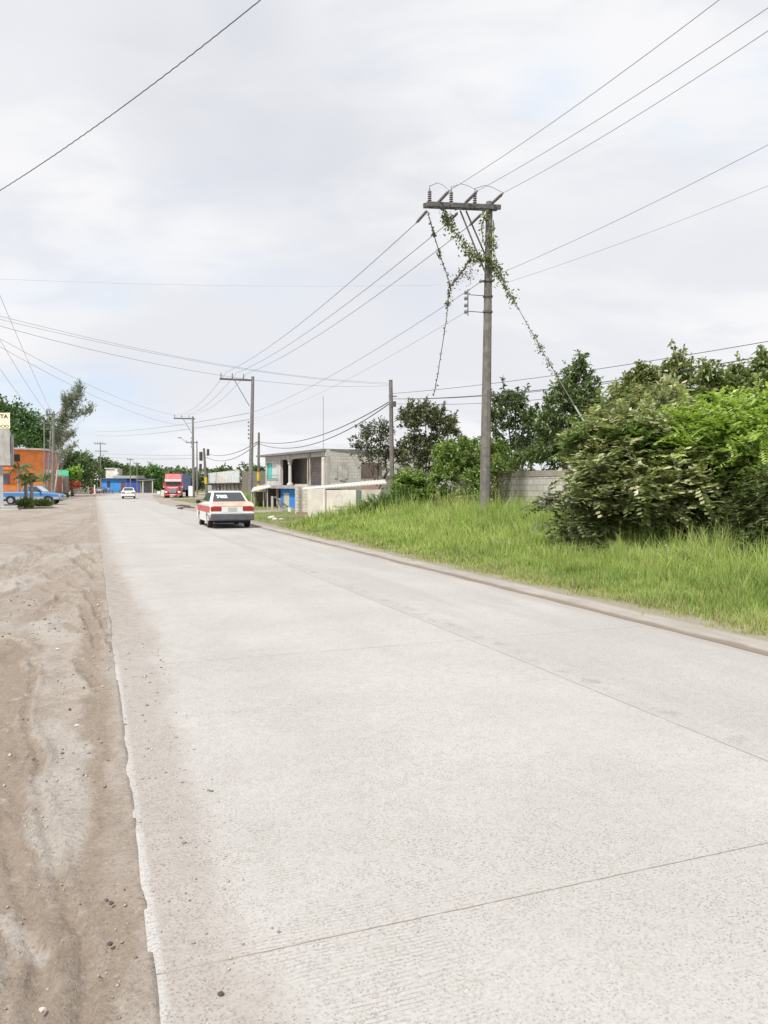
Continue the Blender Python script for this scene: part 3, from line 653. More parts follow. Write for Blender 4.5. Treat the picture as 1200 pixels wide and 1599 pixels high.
tree('broadleaf_tree', 'slender sapling with pale upright shoots rising through the top of the olive bush', 'tree', 1035, 18.6,
     [LB(1030, 640, 18.6, 13, 26, .4), LB(1050, 615, 18.6, 9, 22, .3), LB(1005, 655, 18.6, 10, 20, .3), LB(965, 660, 18.6, 9, 20, .3)],
     110, 12, .3, 'simple', .17, .07, OL1, OL2, seed=35, mat=GLOSSLEAF, trunk=.035, shell=.4, upb=.6, strag=14, sup=1.5, slen=.5)
tree('feathery_tree', 'fresh green feathery shrub on top of the bush, left of the yellow green tree', 'tree', 950, 18.8,
     [LB(930, 695, 17.6, 36, 16, .7), LB(965, 688, 17.2, 50, 18, .8), LB(1000, 700, 16.6, 42, 22, .6)],
     200, 7, .36, 'p12', .34, .06, (.12, .20, .045), (.23, .33, .085), seed=14, trunk=.04, shell=.75, droop=.22, upb=.05, cv=.14)
tree('weedy_shrub', 'grey green weedy shrub with drooping stems at the near end of the verge', 'shrub', 1175, 14.6,
     [LB(1170, 820, 14.5, 40, 40, .8), LB(1215, 800, 14, 50, 60, .9), LB(1195, 860, 13.6, 40, 28, .7), LB(1130, 850, 14.4, 26, 20, .6), LB(1260, 840, 13.2, 50, 60, .9)],
     420, 8, .34, 'p7', .24, .06, (.10, .135, .055), (.20, .23, .10), seed=15, trunk=.04, stems=3, shell=.45, droop=.35, upb=.15)
tree('weedy_shrub', 'small olive weed clump in the grass below the dark hollow of the bush', 'shrub', 1060, 13.2,
     [LB(1060, 885, 13.1, 22, 14, .4), LB(1085, 900, 12.9, 20, 12, .4)], 60, 8, .2, 'p5', .18, .06, OL1, OL2, seed=16, trunk=.015, shell=.3, trunk_h=.15)
# trees beyond the wall: upright shoots
def shoots(rows, Y_):
    return [LB(px, (y0+y1)/2, Y_+dy, rx, abs(y1-y0)/2, rx/1200*Y_*1.1) for px, y0, y1, rx, dy in rows]
UP = dict(shell=.45, upb=.55, kind='simple')
def uptree(label, px, Y_, rows, n, c1, c2, seed, group=None, per=16, L=.22, Wd=.085, mat=None, tl=.34):
    tree('broadleaf_tree', label, 'tree', px, Y_, shoots(rows, Y_), n, per, tl, 'simple', L, Wd, c1, c2, seed=seed, strag=int(n/12), sup=1.6, slen=.8, wpow=.42, shell=.5, upb=.45, trunk=.10, cv=.2, droop=.3, mat=mat or GLOSSLEAF, flat=.6, group=group)
uptree('dark green tree of upright shoots behind the wall where the guy wire comes down', 900, 30.5, [(905, 556, 640, 13, 0), (893, 580, 650, 12, .2), (922, 585, 650, 12, 0), (880, 600, 690, 26, 0), (925, 610, 700, 26, .5), (900, 650, 735, 45, .3), (858, 640, 720, 20, 0), (945, 640, 690, 22, 0)], 520, DK1, DK2, 21)
uptree('tall olive tree with three pointed tops behind the bush, under the thick cable bundle', 1010, 27, [(1000, 568, 640, 9, 0), (1018, 575, 640, 9, .3), (1045, 562, 640, 10, 0), (1062, 552, 640, 10, .2), (1078, 565, 650, 9, .4), (975, 590, 650, 10, 0), (985, 600, 690, 28, 0), (1030, 610, 700, 40, 0), (1090, 620, 690, 34, .3), (960, 625, 700, 24, .2)], 800, (.13, .17, .06), (.35, .37, .16), 22)
uptree('dense tree with dark spiky shoots standing behind the yellow green feathery tree', 1140, 23.5, [(1103, 566, 640, 8, 0), (1125, 580, 650, 10, 0), (1145, 574, 650, 10, .3), (1165, 582, 650, 10, 0), (1192, 546, 660, 12, 0), (1210, 555, 660, 12, 0), (1150, 600, 660, 30, .3), (1190, 600, 700, 40, 0), (1230, 560, 690, 40, .4), (1120, 625, 690, 36, .3)], 900, (.12, .17, .06), (.32, .36, .15), 23)
uptree('dark tree with a gap of sky in its crown, right of the vine covered pole', 800, 35.5, [(790, 615, 660, 22, 0), (775, 640, 690, 16, 0), (820, 640, 690, 20, 0), (845, 655, 700, 22, 0), (825, 685, 716, 30, 0), (775, 690, 720, 20, 0), (805, 615, 640, 14, 0), (858, 620, 660, 8, 0)], 380, (.065, .105, .045), (.20, .26, .11), 24)
uptree('grey green open tree right of the short utility pole, behind the wall', 662, 43, [(640, 632, 690, 17, 0), (665, 628, 690, 20, 0), (690, 640, 700, 16, 0), (650, 680, 740, 26, 0), (685, 690, 740, 26, 0), (705, 655, 690, 10, 0)], 420, (.085, .10, .05), (.20, .215, .11), 25, L=.26, Wd=.09)
uptree('thin grey tree with sprawling twigs left of the short utility pole, before the grey house', 590, 44, [(573, 665, 705, 15, 0), (595, 660, 710, 14, 0), (580, 695, 730, 18, 0), (603, 700, 735, 10, 0), (622, 690, 740, 12, 0), (560, 690, 705, 8, 0)], 150, (.06, .07, .04), (.14, .15, .085), 26, per=12, L=.26, Wd=.085, tl=.6)
tree('climbing_vine', 'mass of bright green climbing vine spilling over the wall left of the vine covered pole', 'vine', 730, 33.2,
     [LB(728, 708, 34.5, 46, 20, 1.2), LB(762, 735, 31.6, 14, 38, .5), LB(735, 735, 34.4, 32, 22, .7), LB(700, 715, 35, 22, 20, .9), LB(775, 712, 31.8, 18, 18, .6), LB(700, 742, 34, 22, 22, .7), LB(742, 762, 32, 20, 28, .4), LB(786, 728, 30.3, 14, 18, .4), LB(770, 745, 30.9, 10, 24, .3), LB(752, 785, 31, 10, 26, .4)],
     900, 14, .35, 'simple', .16, .09, (.12, .185, .04), (.27, .36, .10), seed=27, shell=.7, trunk=.03, trunk_h=1.2)
tree('leafy_shrub', 'low dark green scrub over the wall coping, between vine covered pole and big bush', 'shrub', 825, 35,
     [LB(795, 722, 33, 18, 11, .7), LB(828, 718, 32.5, 20, 12, .8), LB(860, 715, 31.5, 20, 14, .8), LB(885, 705, 30.5, 16, 18, .7)],
     240, 12, .35, 'simple', .18, .085, (.09, .14, .045), (.24, .31, .10), seed=34, shell=.5, trunk=.04, strag=14, sup=.5, slen=.5)
tree('climbing_vine', 'dry brownish creeper hanging down the block wall right of the vine covered pole', 'vine', 795, 30.3,
     [LB(778, 760, 30.4, 9, 24, .2), LB(774, 790, 30.4, 5, 26, .2)], 60, 10, .3, 'simple', .14, .06, (.16, .16, .07), (.28, .25, .13), seed=28, shell=.4, trunk=.02, trunk_h=.8)
tree('leafy_bush', 'bright green bush of big leaves at the foot of the short utility pole', 'bush', 650, 36,
     [LB(650, 765, 36, 26, 18, .9), LB(665, 790, 35, 34, 20, .9), LB(632, 755, 37, 14, 14, .6), LB(700, 790, 34, 18, 18, .6)],
     200, 9, .45, 'p5', .42, .16, (.12, .19, .04), (.25, .34, .09), seed=29, trunk=.03, shell=.6, stems=2)
tree('weedy_shrub', 'dark green clump of tall weeds in front of the whitewashed shed', 'shrub', 615, 33,
     [LB(600, 795, 33, 28, 14, .8), LB(630, 785, 34, 26, 16, .8), LB(575, 803, 33, 14, 10, .6)], 200, 14, .4, 'simple', .3, .04, (.06, .115, .028), (.15, .22, .055), seed=30, shell=.4, trunk=.02, trunk_h=.2, upb=.7)
tree('weedy_shrub', 'pale seeding weeds leaning on the shed wall and the wall corner', 'shrub', 690, 32,
     [LB(690, 800, 31, 16, 24, .6), LB(720, 800, 30, 18, 24, .6), LB(665, 815, 31, 22, 10, .6)], 130, 12, .4, 'simple', .3, .03, (.20, .22, .08), (.36, .34, .16), seed=33, shell=.3, trunk=.015, trunk_h=.3, upb=.8)
tree('leafy_bush', 'small round green bush at the foot of the yellow banded pole', 'bush', 406, 70,
     [LB(404, 790, 69, 11, 9, .6), LB(414, 792, 68, 7, 7, .5), LB(394, 793, 70, 5, 6, .4)], 120, 12, .3, 'simple', .22, .12, (.05, .12, .025), (.11, .21, .045), seed=31, trunk=.02, shell=.5)

# ---------------- poles
def oct_tube(mb, a, b, ra, rb, n=8): return mb.tube([a, b], [ra, rb], n)
def insulator(mb, base, top, r=.055, k=5):
    base, top = Vector(base), Vector(top); pts = []; rs = []
    for i in range(k):
        for f, q in ((.1, .45), (.35, 1), (.6, .9), (.9, .45)): pts.append(base.lerp(top, (i+f)/k*.85+.05)); rs.append(r*q)
    mb.tube([base]+pts+[top], [r*.3]+rs+[r*.35], 8)
def wire(a, b, sag, r, label, mat=WIREM, cat='power line', ext=0.0, n=26, name='power_line', group=None, ripple=0.0):
    a, b = Vector(a), Vector(b); pts = []
    for i in range(n+1):
        f = i/n*(1+ext); p = a+(b-a)*f; p.z -= sag*4*f*(1-f)
        if ripple: p.z += ripple*math.sin(f*260); p.x += ripple*math.cos(f*260)
        pts.append(p)
    mb = MB(a); mb.tube(pts, r, 4); o = mb.build(name, mat); tag(o, label, cat, group); return o
# the vine covered pole
pb = B(757, 27); pole = thing('utility_pole', 'tall weathered concrete utility pole with a heavy double crossarm overgrown by vines', 'utility pole', pb)
top = Vector((pb.x+.12, pb.y, 11.45))
MB(pb).tube([pb-Vector((0, 0, .2)), pb.lerp(top, .5), top], [.20, .155, .115], 8).build('pole_shaft', DARKCONC, pole)
aL, aR = P(664, 321, 26.2), P(779, 326, 27.05); ad = (aR-aL).normalized(); ap = Vector((-ad.y, ad.x, 0)).normalized()
for sg, dz in ((-.15, .0), (.15, .05)):
    m = MB(pb); a_, b_ = aL+ap*sg+Vector((0, 0, dz)), aR+ap*sg+Vector((0, 0, dz))
    e = (b_-a_).normalized(); upz = e.cross(ap).normalized()
    M = Matrix((( e.x, ap.x, 0, a_.x), (e.y, ap.y, 0, a_.y), (e.z, 0, 1, a_.z), (0, 0, 0, 1)))
    m.box(0, (b_-a_).length, -.045, .045, -.08, .08, M); m.build('crossarm', ARM, pole, bevel=.008)
for q in (.3, .55, .62): 
    m = MB(pb); c = aL.lerp(aR, q); m.tube([c-ap*.24, c+ap*.24], .025, 6); m.build('crossarm_bolt', STEEL, pole)
for px_, (qx, qy) in zip((671, 704, 741), ((671, 296), (704, 301), (741, 302))):
    c = aL.lerp(aR, (px_-664)/115.); t_ = c+Vector((0, 0, .55)); m = MB(pb); insulator(m, c+Vector((0, 0, .05)), t_, .075, 6); m.tube([t_, t_+Vector((0, 0, .12))], .012, 5); m.build('pin_insulator', PORC, pole)
strain = []
for (x0, y0, x1, y1) in ((683, 318, 699, 306), (726, 318, 749, 307), (765, 321, 784, 311)):
    a_ = P(x0, y0, 26.4+(x0-664)/115*.8-.1); b_ = a_-U*.95+Vector((0, 0, .10)); m = MB(pb); insulator(m, a_, b_, .06, 7); m.build('strain_insulator', PORC, pole); strain.append(b_)
strain2 = []
for (x0, y0) in ((667, 329), (715, 332), (752, 334)):
    a_ = P(x0, y0, 26.5+(x0-664)/115*.8+.2); b_ = a_+U*.95-Vector((0, 0, .12)); m = MB(pb); insulator(m, a_, b_, .06, 7); m.build('strain_insulator', PORC, pole); strain2.append(b_)
for x0, x1, y1, dy in ((719, 758, 425, -.1), (728, 761, 405, .1)):
    m = MB(pb); m.tube([P(x0, 329, 26.7+dy), P(x1, y1, 26.9+dy)], .028, 6); m.build('brace', STEEL, pole)
rk = MB(pb); a_, b_ = P(731, 452, 26.7), P(731, 493, 26.7); rk.tube([a_, b_], .018, 6)
for y_ in (460, 486): rk.tube([P(731, y_, 26.7), P(757, y_+2, 26.95)], .014, 5)
rk.build('cable_rack', STEEL, pole)
for y_ in (457, 466, 477, 487): m = MB(pb); m.tube([P(727.5, y_-2.6, 26.6), P(727.5, y_, 26.6), P(727.5, y_+2.6, 26.6)], [.045, .06, .045], 8); m.build('spool_insulator', PORC, pole)
for y_ in (439, 463, 487): m = MB(pb); c = P(760, y_, 27); c.x = pb.x+.12*(c.z/11.4); m.tube([c-Vector((0, 0, .03)), c+Vector((0, 0, .03))], .175, 8); m.build('clamp_band', STEEL, pole)
m = MB(pb); m.tube([P(750, 440, 26.6), P(757, 438, 26.9)], [.05, .03], 6); m.build('dead_end_clamp', PORC, pole)
for i, (a_, b_) in enumerate(((0, 1), (1, 2), (2, 2))):      # jumper loops over the crossarm
    s_ = strain[i]; e_ = aL.lerp(aR, ((671, 704, 741)[i]-664)/115.)+Vector((0, 0, .65)); mid = (s_+e_)/2+Vector((.1, 0, .12))
    m = MB(pb); m.tube([e_, e_.lerp(mid, .6)+Vector((0, 0, .08)), mid, s_], .009, 4); m.build('jumper_wire', WIREM, pole)

def vine(pts, rad, nl, label, seed, size=.09, c1=(.13, .16, .065), c2=(.30, .33, .17), stem=.010, name='climbing_vine', bunch=1.0):
    rg = np.random.default_rng(seed); pts = [Vector(p) for p in pts]; root = thing(name, label, 'vine', pts[-1])
    org = Vector(root.location); fine = []
    for a, b in zip(pts[:-1], pts[1:]):
        for k in range(8): fine.append(a.lerp(b, k/8)+Vector(rg.normal(0, rad*.12, 3)))
    fine.append(pts[-1]); MB(org).tube(fine, stem, 5).build('stem', BARK, root, smooth=True)
    if rad > .12: MB(org).tube([f+Vector(rg.normal(0, rad*.35, 3)) for f in fine], stem*.8, 4).build('stem', BARK, root, smooth=True)
    ar = np.array([tuple(p) for p in fine]); seg = rg.random(nl)
    nc = max(5, nl//22); cc_ = rg.random(nc); wv = rg.random(nc)**3; kk = rg.choice(nc, nl, p=wv/wv.sum()); inb = rg.random(nl) < .62*bunch
    seg = np.where(inb, cc_[kk]+rg.normal(0, .014, nl), seg); seg = np.clip(seg, 0, .9999)*(len(ar)-1); i = seg.astype(int); c = ar[i]+(ar[i+1]-ar[i])*(seg-i)[:, None]
    o = c+rg.normal(0, rad, (nl, 3))*np.where(inb, 1.25, .7)[:, None]; o[:, 2] -= np.where(rg.random(nl) < .12, rg.random(nl)*rad*4, 0); d = nrmz(rg.normal(0, 1, (nl, 3))+np.array([0, 0, -.3]))
    v = quad_leaves(o, d, size*(.5+rg.random(nl)), size*.8*(.5+rg.random(nl)), rg)-np.array(org)
    np_mesh('foliage', v, 4, vary(c1, nl, rg, .25, c2), LEAF, root)
VY = 26.7
GA, GB = P(766, 402, 26.8), G(1022, 833)
def gpt(f): return GA.lerp(GB, f)-Vector((0, 0, .22*4*f*(1-f)))
vine([P(692, 326, VY-.2), P(700, 345, VY), P(715, 368, VY), P(733, 390, VY), P(748, 403, VY), gpt(.0), gpt(.05), gpt(.1), gpt(.15)], .09, 1050, 'thick leafy vine running from the crossarm across the pole top towards the guy wire', 41, .10)
vine([gpt(.13+.06*k) for k in range(6)], .04, 230, 'leafy vine creeping down the guy wire away from the pole', 42, .075)
vine([P(741, 393, VY), P(728, 415, VY), P(715, 432, VY), P(704, 446, VY)], .06, 230, 'dark vine stem hanging from the thick vine to the fork below the crossarm', 43, .065, (.07, .08, .04), (.15, .15, .09), .03)
vine([P(668, 330, VY-.4), P(677, 363, VY-.3), P(688, 400, VY-.2), P(697, 425, VY), P(704, 446, VY)], .03, 140, 'thin vine hanging in a curve from the left end of the crossarm', 44, .07, (.07, .08, .04), (.15, .15, .09), .018)
vine([P(704, 446, VY), P(700, 470, VY), P(697, 500, VY), P(690, 545, VY), P(684, 585, VY), P(677, 618, VY)], .035, 150, 'loose vine tail hanging free below the fork, thinning towards its end', 45, .075, (.08, .09, .045), (.16, .17, .09), .015)
vine([P(757, 335, 26.8), P(752, 355, 26.8), P(755, 380, 26.8), P(770, 360, 26.8), P(771, 345, 26.8), P(771, 400, 26.8)], .06, 200, 'patch of leaves wrapped round the top of the pole under the crossarm', 46, .10)
vine([P(737, 405, VY), P(734, 420, VY), P(735, 440, VY)], .13, 110, 'sparse curtain of small leaves dangling beside the pole', 47, .06, (.1, .11, .05), (.2, .2, .1), .006)
gw = thing('guy_wire', 'steel guy wire slanting from the vine covered pole down behind the bush', 'guy wire', G(1022, 833))
MB(gw.location).tube([gpt(k/20) for k in range(21)], .014, 5).build('strand', WIREG, gw)
MB(gw.location).tube([gpt(1-k*.06) for k in range(9)], .03, 6).build('guard_sleeve', paint('guard', (.45, .44, .42), .6), gw)

def line_pole(px, Y_, h, label, armlen, off, nins, r=.17, brace=True, lean=0.0, group='crossarm poles along the right of the road', mat=CONC):
    b0 = B(px, Y_); o = thing('utility_pole', label, 'utility pole', b0, TH, group)
    MB().tube([(0, 0, -.2), (lean, 0, h)], [r, r*.6], 8).build('pole_shaft', mat, o)
    MB().box(-off, armlen-off, -.06, .06, h-.42, h-.26).build('crossarm', ARM, o)
    for k in range(nins):
        x = -off+.12+k*(armlen-.9)/max(1, nins-1)*.98; m = MB(); insulator(m, (x, 0, h-.26), (x, 0, h+.22), .06, 4); m.build('pin_insulator', PORC, o)
    if brace: MB().tube([(-off*.5, .05, h-.4), (0, .05, h-2.6)], .03, 5).build('brace', STEEL, o)
    return o, b0
p2, b2 = line_pole(391, 68, 11.25, 'grey concrete crossarm pole beside the taxi, second from the camera', 2.9, 2.6, 3, .22, lean=.3)
for k in range(5): MB().tube([(-.32+.3*.7, 0, 7.3-k*.35), (-.32+.3*.7, 0, 7.15-k*.35)], .06, 6).build('spool_insulator', PORC, p2)
p3, b3 = line_pole(302.5, 108, 11.35, 'slim concrete crossarm pole between the red truck and the taxi', 2.9, 2.6, 3, .2)
for k in range(4): MB().tube([(-.25, 0, 8.4-k*.4), (-.25, 0, 8.2-k*.4)], .06, 6).build('spool_insulator', PORC, p3)
p4, b4 = line_pole(308.5, 150, 10.4, 'far slim pole with a street lamp arm, right behind the crossarm pole near the truck', 2.3, 2.1, 2, .17, brace=False)
MB().tube([(-2.1, 0, 10.1), (-3.0, 0, 10.9)], .04, 5).build('lamp_arm', STEEL, p4); MB().box(-3.6, -2.9, -.15, .15, 10.85, 11.0).build('lamp_head', STEEL, p4, bevel=.04)
p5, b5 = line_pole(158, 178, 11.7, 'distant pole with two crossarms rising over the left end of the blue house', 2.6, 1.3, 4, .17, brace=False, group=None)
MB().box(-1.2, 1.6, -.05, .05, 9.6, 9.75).build('crossarm', ARM, p5)
for px_, tp, lab in ((204.5, 8.3, 'thin far pole in front of the blue house, left one of two'), (214.8, 7.4, 'thin far pole in front of the dark blue shutters, right one of two')):
    line_pole(px_, 186, tp, lab, 1.6, .8, 2, .13, brace=False, group='thin poles before the blue house')
def tel_pole(px, Y_, h, label, r=.14, bands=(), group='short cable poles along the right of the road', lean=0):
    b0 = B(px, Y_); o = thing('utility_pole', label, 'utility pole', b0, TH, group)
    MB().tube([(0, 0, -.2), (lean, 0, h)], [r, r*.72], 8).build('pole_shaft', DARKCONC, o)
    for z0, z1 in bands: MB().tube([(lean*z0/h, 0, z0), (lean*z1/h, 0, z1)], r*1.06, 12).build('yellow_band', YEL, o)
    MB().tube([(-.25, 0, h-.9), (.25, 0, h-.9)], .03, 5).build('cable_bracket', STEEL, o)
    return o, b0
ta, bA = tel_pole(613.5, 43, 7.5, 'short bare utility pole standing in the green bush by the grey house', .155, lean=-.12)
MB().box(-.12, .12, -.22, -.12, 6.0, 6.3).build('junction_box', STEEL, ta)
tb_, bB = tel_pole(403.5, 72, 6.6, 'short utility pole painted with two yellow bands beside the grey house', .14, ((.9, 1.75), (2.1, 2.9)), lean=.1)
tc, bC = tel_pole(323.5, 104, 6.7, 'leaning short pole carrying a transformer and one yellow band, behind the taxi', .2, ((1.9, 2.8),), lean=-.35)
MB().tube([(-.75, 0, 5.0), (-.75, 0, 6.2)], .22, 8).build('transformer', plain('tr_dark', (.05, .05, .055), .6), tc)
MB().tube([(-.85, 0, 3.6), (-.8, 0, 4.6)], .18, 8).build('transformer', plain('tr_dark', (.05, .05, .055), .6), tc)
MB().box(.05, .35, -.1, .1, 5.7, 6.6).build('cable_splice_box', plain('tr_dark', (.05, .05, .055), .6), tc)
for px_, Y_, h, lab, ln in ((71, 78, 8.3, 'thin pole before the orange house, left of the taller one', 0), (73, 79, 7.8, 'slanting timber pole leaning behind the pair of poles at the orange house', .55), (81.5, 76, 9.0, 'taller grey pole before the pink house end, in front of the feathery tree', .28)):
    line_pole(px_, Y_, h, lab, .9, .45, 2, .14 if h > 8.5 else .10, brace=False, lean=ln, group='poles before the orange house')

# ---------------- wires
for (e, lab), s_ in zip((((1123, 0, 15.0), 'uppermost of three bare wires from the vine covered crossarm towards the upper right'), ((1200, 12, 14.6), 'middle one of three bare wires from the vine covered crossarm towards the upper right'), ((1200, 48, 15.6), 'lowest of three bare wires from the vine covered crossarm towards the upper right')), strain):
    wire(s_, P(*e), .12, .008, lab, WIREG, ext=.35)
for i, (px_, py_) in enumerate(((354, 581), (369, 583), (385, 584))):
    wire(strain2[i], P(px_, py_, 68), .55, .014, ('leftmost', 'middle', 'rightmost')[i]+' of three bare wires from the vine covered crossarm to the next crossarm', WIREG)
    wire(P(px_, py_, 68), P((278, 288, 298)[i], 647, 108), .9, .014, ('leftmost', 'middle', 'rightmost')[i]+' of three bare wires between the second and third crossarm', WIREG)
wire(P(757, 437, 26.8), P(1200, 226, 17), .1, .007, 'single wire rising from the pole clamp to the right, below the three bare wires', WIREG, ext=.3)
wire(P(757, 452, 26.8), P(1200, 290, 18.5), .1, .005, 'faint thin wire running right just below the single wire from the pole clamp', WIREG, ext=.3)
wire(P(750, 441, 26.6), P(391, 645, 68), .5, .010, 'thin wire from the pole clamp down to the rack of the second crossarm pole', WIREG)
wire(P(728, 487, 26.6), P(391, 655, 68), .5, .006, 'faint wire from the cable rack to the second crossarm pole', WIREG)
for y0, y1, lab, r in ((645, 676, 'upper', .025), (655, 683, 'lower', .025)):
    wire(P(389, y0, 68), P(150, y1-3, 175), .6, r, lab+' wire from the second crossarm pole over the truck to the distant pole', WIREG)
wire((bA.x, 43, 6.75), P(1200, 533, 24), .18, .013, 'thin cable from the short bare pole to the right, highest over the wall', ext=.5)
for y1, lab, r in ((555, 'thick upper cable of the bundle passing in front of the trees behind the wall', .020), (560, 'second cable of the bundle, close under the thick one before the trees', .013), (575, 'low cable under the bundle, touching the tree tops behind the wall', .013)):
    wire((bA.x-.1, 43, 6.45 if y1 < 570 else 6.2), P(1200, y1, 24), .35 if y1 < 570 else .42, r, lab, ext=.5)
for k, (z0, z1, sg, lab) in enumerate(((6.35, 5.75, .95, 'upper'), (6.25, 5.6, 1.3, 'lower'))):
    wire((bA.x-.1, 43, z0), (bB.x, 72, z1), sg, .028, lab+' black cable sagging between the short bare pole and the yellow banded pole')
    wire((bB.x, 72, z1), (bC.x, 104, 6.0-.5*k), .7+.3*k, .032, lab+' black cable sagging from the yellow banded pole to the transformer pole')
wire((bC.x, 104, 5.4), P(100, 706, 150), .6, .03, 'long low cable from the transformer pole across the road to the left', WIREG)
wire((bC.x, 104, 5.8), P(60, 697, 140), .6, .022, 'long low cable just above the lowest one crossing to the left', WIREG)
for (x0, y0, Ya, yb, sg, lab, r) in ((-60, 478, 24, 598, .5, 'upper of two close cables crossing the road to the short bare pole top', .010), (-60, 484, 24, 600, .45, 'lower of two close cables crossing the road to the short bare pole top', .010), (-60, 492, 24, 602, .75, 'lowest of the cables crossing the road to the short bare pole', .012)):
    wire(P(x0, y0, Ya), P(609, yb, 43), sg, r*.65, lab, WIREG)
wire(P(-80, 432, 50), P(690, 445, 60), .3, .006, 'very thin wire stretched nearly level across the open sky', WIREG)
for (y0, Ya, x1, y1, Yb, sg, lab, r) in ((455, 40, 84, 650, 76, .3, 'steepest wire from the upper left down to the taller pole by the orange house', .016), (522, 38, 80, 652, 76, .4, 'middle wire from the left edge down to the poles by the orange house', .014), (568, 40, 71, 662, 78, .4, 'lowest wire from the left edge down to the thin pole by the orange house', .014)):
    wire(P(0, y0, Ya)+(P(0, y0, Ya)-P(x1, y1, Yb))*.25, P(x1, y1, Yb), sg, r*.7, lab, WIREG)
for (y0, y1, lab) in ((517, 652, 'upper of two long wires slanting down from the left to the slim crossarm pole'), (530, 666, 'lower of two long wires slanting down from the left to the slim crossarm pole')):
    wire(P(-20, y0, 45), P(302, y1, 108), 1.1, .011, lab, WIREG)
wire(P(-30, 316, 13), P(407, 0, 9.2), .1, .0065, 'black twisted cable crossing the upper left of the sky', ext=.4, n=120, ripple=.004)
# ---------------- buildings
def bld(name, label, px, Y_, rz=0.0, cat='house', z=0.0): 
    o = thing(name, label, cat, B(px, Y_, z), rz); return o
def part(o, name, mat, *boxes, bevel=0.0, parent=None, label=None):
    m = MB()
    for b_ in boxes: m.box(*b_)
    x = m.build(name, mat, parent or o, bevel=bevel)
    if label: x['label'] = label
    return x
def window(o, x0, x1, y, z0, z1, fm, gm, fr=.05, bars=0, d=.04):
    """framed window on a wall whose face is at local y (facing -y)"""
    m = MB(); m.box(x0-fr, x0, y-d, y+.02, z0-fr, z1+fr); m.box(x1, x1+fr, y-d, y+.02, z0-fr, z1+fr); m.box(x0, x1, y-d, y+.02, z1, z1+fr); m.box(x0, x1, y-d, y+.02, z0-fr, z0)
    for k in range(bars): xx = x0+(x1-x0)*(k+1)/(bars+1); m.box(xx-.015, xx+.015, y-d*.8, y-.008, z0, z1)
    f = m.build('window', fm, o); MB().box(x0, x1, y-.006, y+.01, z0, z1).build('pane', gm, f); return f
def text(body, size, mat, parent, M, name='lettering', bold=.0, align='LEFT', sx=1.0):
    cu = bpy.data.curves.new('t', 'FONT'); cu.body = body; cu.size = size; cu.align_x = align; cu.offset = bold; cu.extrude = .004
    to = bpy.data.objects.new('t', cu); C.objects.link(to); dg = bpy.context.evaluated_depsgraph_get()
    me = bpy.data.meshes.new_from_object(to.evaluated_get(dg)); bpy.data.objects.remove(to)
    me.name = name; me.materials.clear(); me.materials.append(mat)
    o = link_obj(name, me, parent); o.matrix_local = M @ Matrix.Diagonal((sx, 1, 1, 1)); return o
STAND = Matrix.Rotation(R(90), 4, 'X')       # lettering upright, facing -y
GREYP = plaster('grey_render', (.42, .40, .375), .55); DARKIN = plain('dark_interior', (.045, .04, .045), .9)
ROOFD = paint('roof_edge', (.20, .19, .18), .85, 0, .2, 3); WHT = plaster('whitewash', (.66, .63, .58), .18)
# left concrete building with the sale sign
lb = bld('concrete_building', 'unfinished grey concrete building with overhanging upper floor at the left edge, under the cream sign', 17, 52, .43, 'building')
part(lb, 'upper_wall', plaster('raw_concrete', (.46, .45, .42), .6), (-9, 0, 0, 4.6, 3.0, 5.45))
part(lb, 'window', DARKIN, (.0, .03, 1.1, 1.7, 3.9, 5.0))
part(lb, 'corner_block', plaster('raw_concrete', (.46, .45, .42), .6), (.002, .16, 2.4, 4.6, 3.1, 5.2))
for x in (-.75, -3.4, -6.4): part(lb, 'column', plaster('col_grey', (.44, .45, .46), .3), (x, x+.3, .3, .6, .25, 3.0))
part(lb, 'back_wall', plain('dusk_blue', (.07, .09, .16), .8), (-9, -1.0, 2.6, 2.8, .25, 3.0))
part(lb, 'floor_slab', GREYP, (-9, .4, -1.4, 4.6, -.1, .25))
part(lb, 'step', plaster('pale_step', (.5, .48, .44), .3), (-9, .5, -2.6, -1.42, -.1, .10))
sg = bld('sale_sign', 'cream sign board with dark capital letters standing on the concrete building', 17, 52, 0, 'sign', 5.45)
part(sg, 'sign_board', plain('cream_board', (.80, .76, .50), .6), (-1.75, .05, -.04, .0, .03, 1.08))
part(sg, 'support', STEEL, (-1.5, -1.44, .0, .05, -.05, 1.0), (-.3, -.24, .0, .05, -.05, 1.0))
bt = plain('sign_black', (.05, .045, .04), .6)
text('VENTA', .36, bt, sg, Matrix.Translation((-.08, -.045, .72)) @ STAND, bold=.012, align='RIGHT', sx=1.12)
text('ESPACIO', .26, bt, sg, Matrix.Translation((-.02, -.045, .10)) @ STAND, bold=.004, align='RIGHT', sx=1.15)

# orange house
oh = thing('orange_house', 'two storey orange house with a pink gable end behind the blue pickup', 'house', B(70, 95))
oh_o = Vector(oh.location); a, b_, c_, d_ = Vector((-45.6, 91, 0)), Vector((-42, 95, 0)), Vector((-43.75, 103, 0)), Vector((-49, 100, 0))
ORG = plaster('orange_paint', (.80, .27, .08), .3); PNK = plaster('pink_paint', (.56, .22, .16), .2)
MB(oh_o).prism([a, b_, c_, d_], -.1, 6.0).build('wall', ORG, oh)
MB(oh_o).wallbox(b_, c_, .02, 8.15, -.1, 5.95, 0, .05).build('gable_wall', PNK, oh)
MB(oh_o).prism([a+Vector((.1, -.5, 0)), b_+Vector((.5, -.3, 0)), c_+Vector((.4, .4, 0)), d_+Vector((-.4, .4, 0))], 6.003, 6.2).build('roof_slab', plaster('pale_roof', (.6, .56, .52), .3), oh)
def wb(o, name, mat, A, Bp, *r, parent=None): return MB(Vector(o.location)).wallbox(A, Bp, *r).build(name, mat, parent or o)
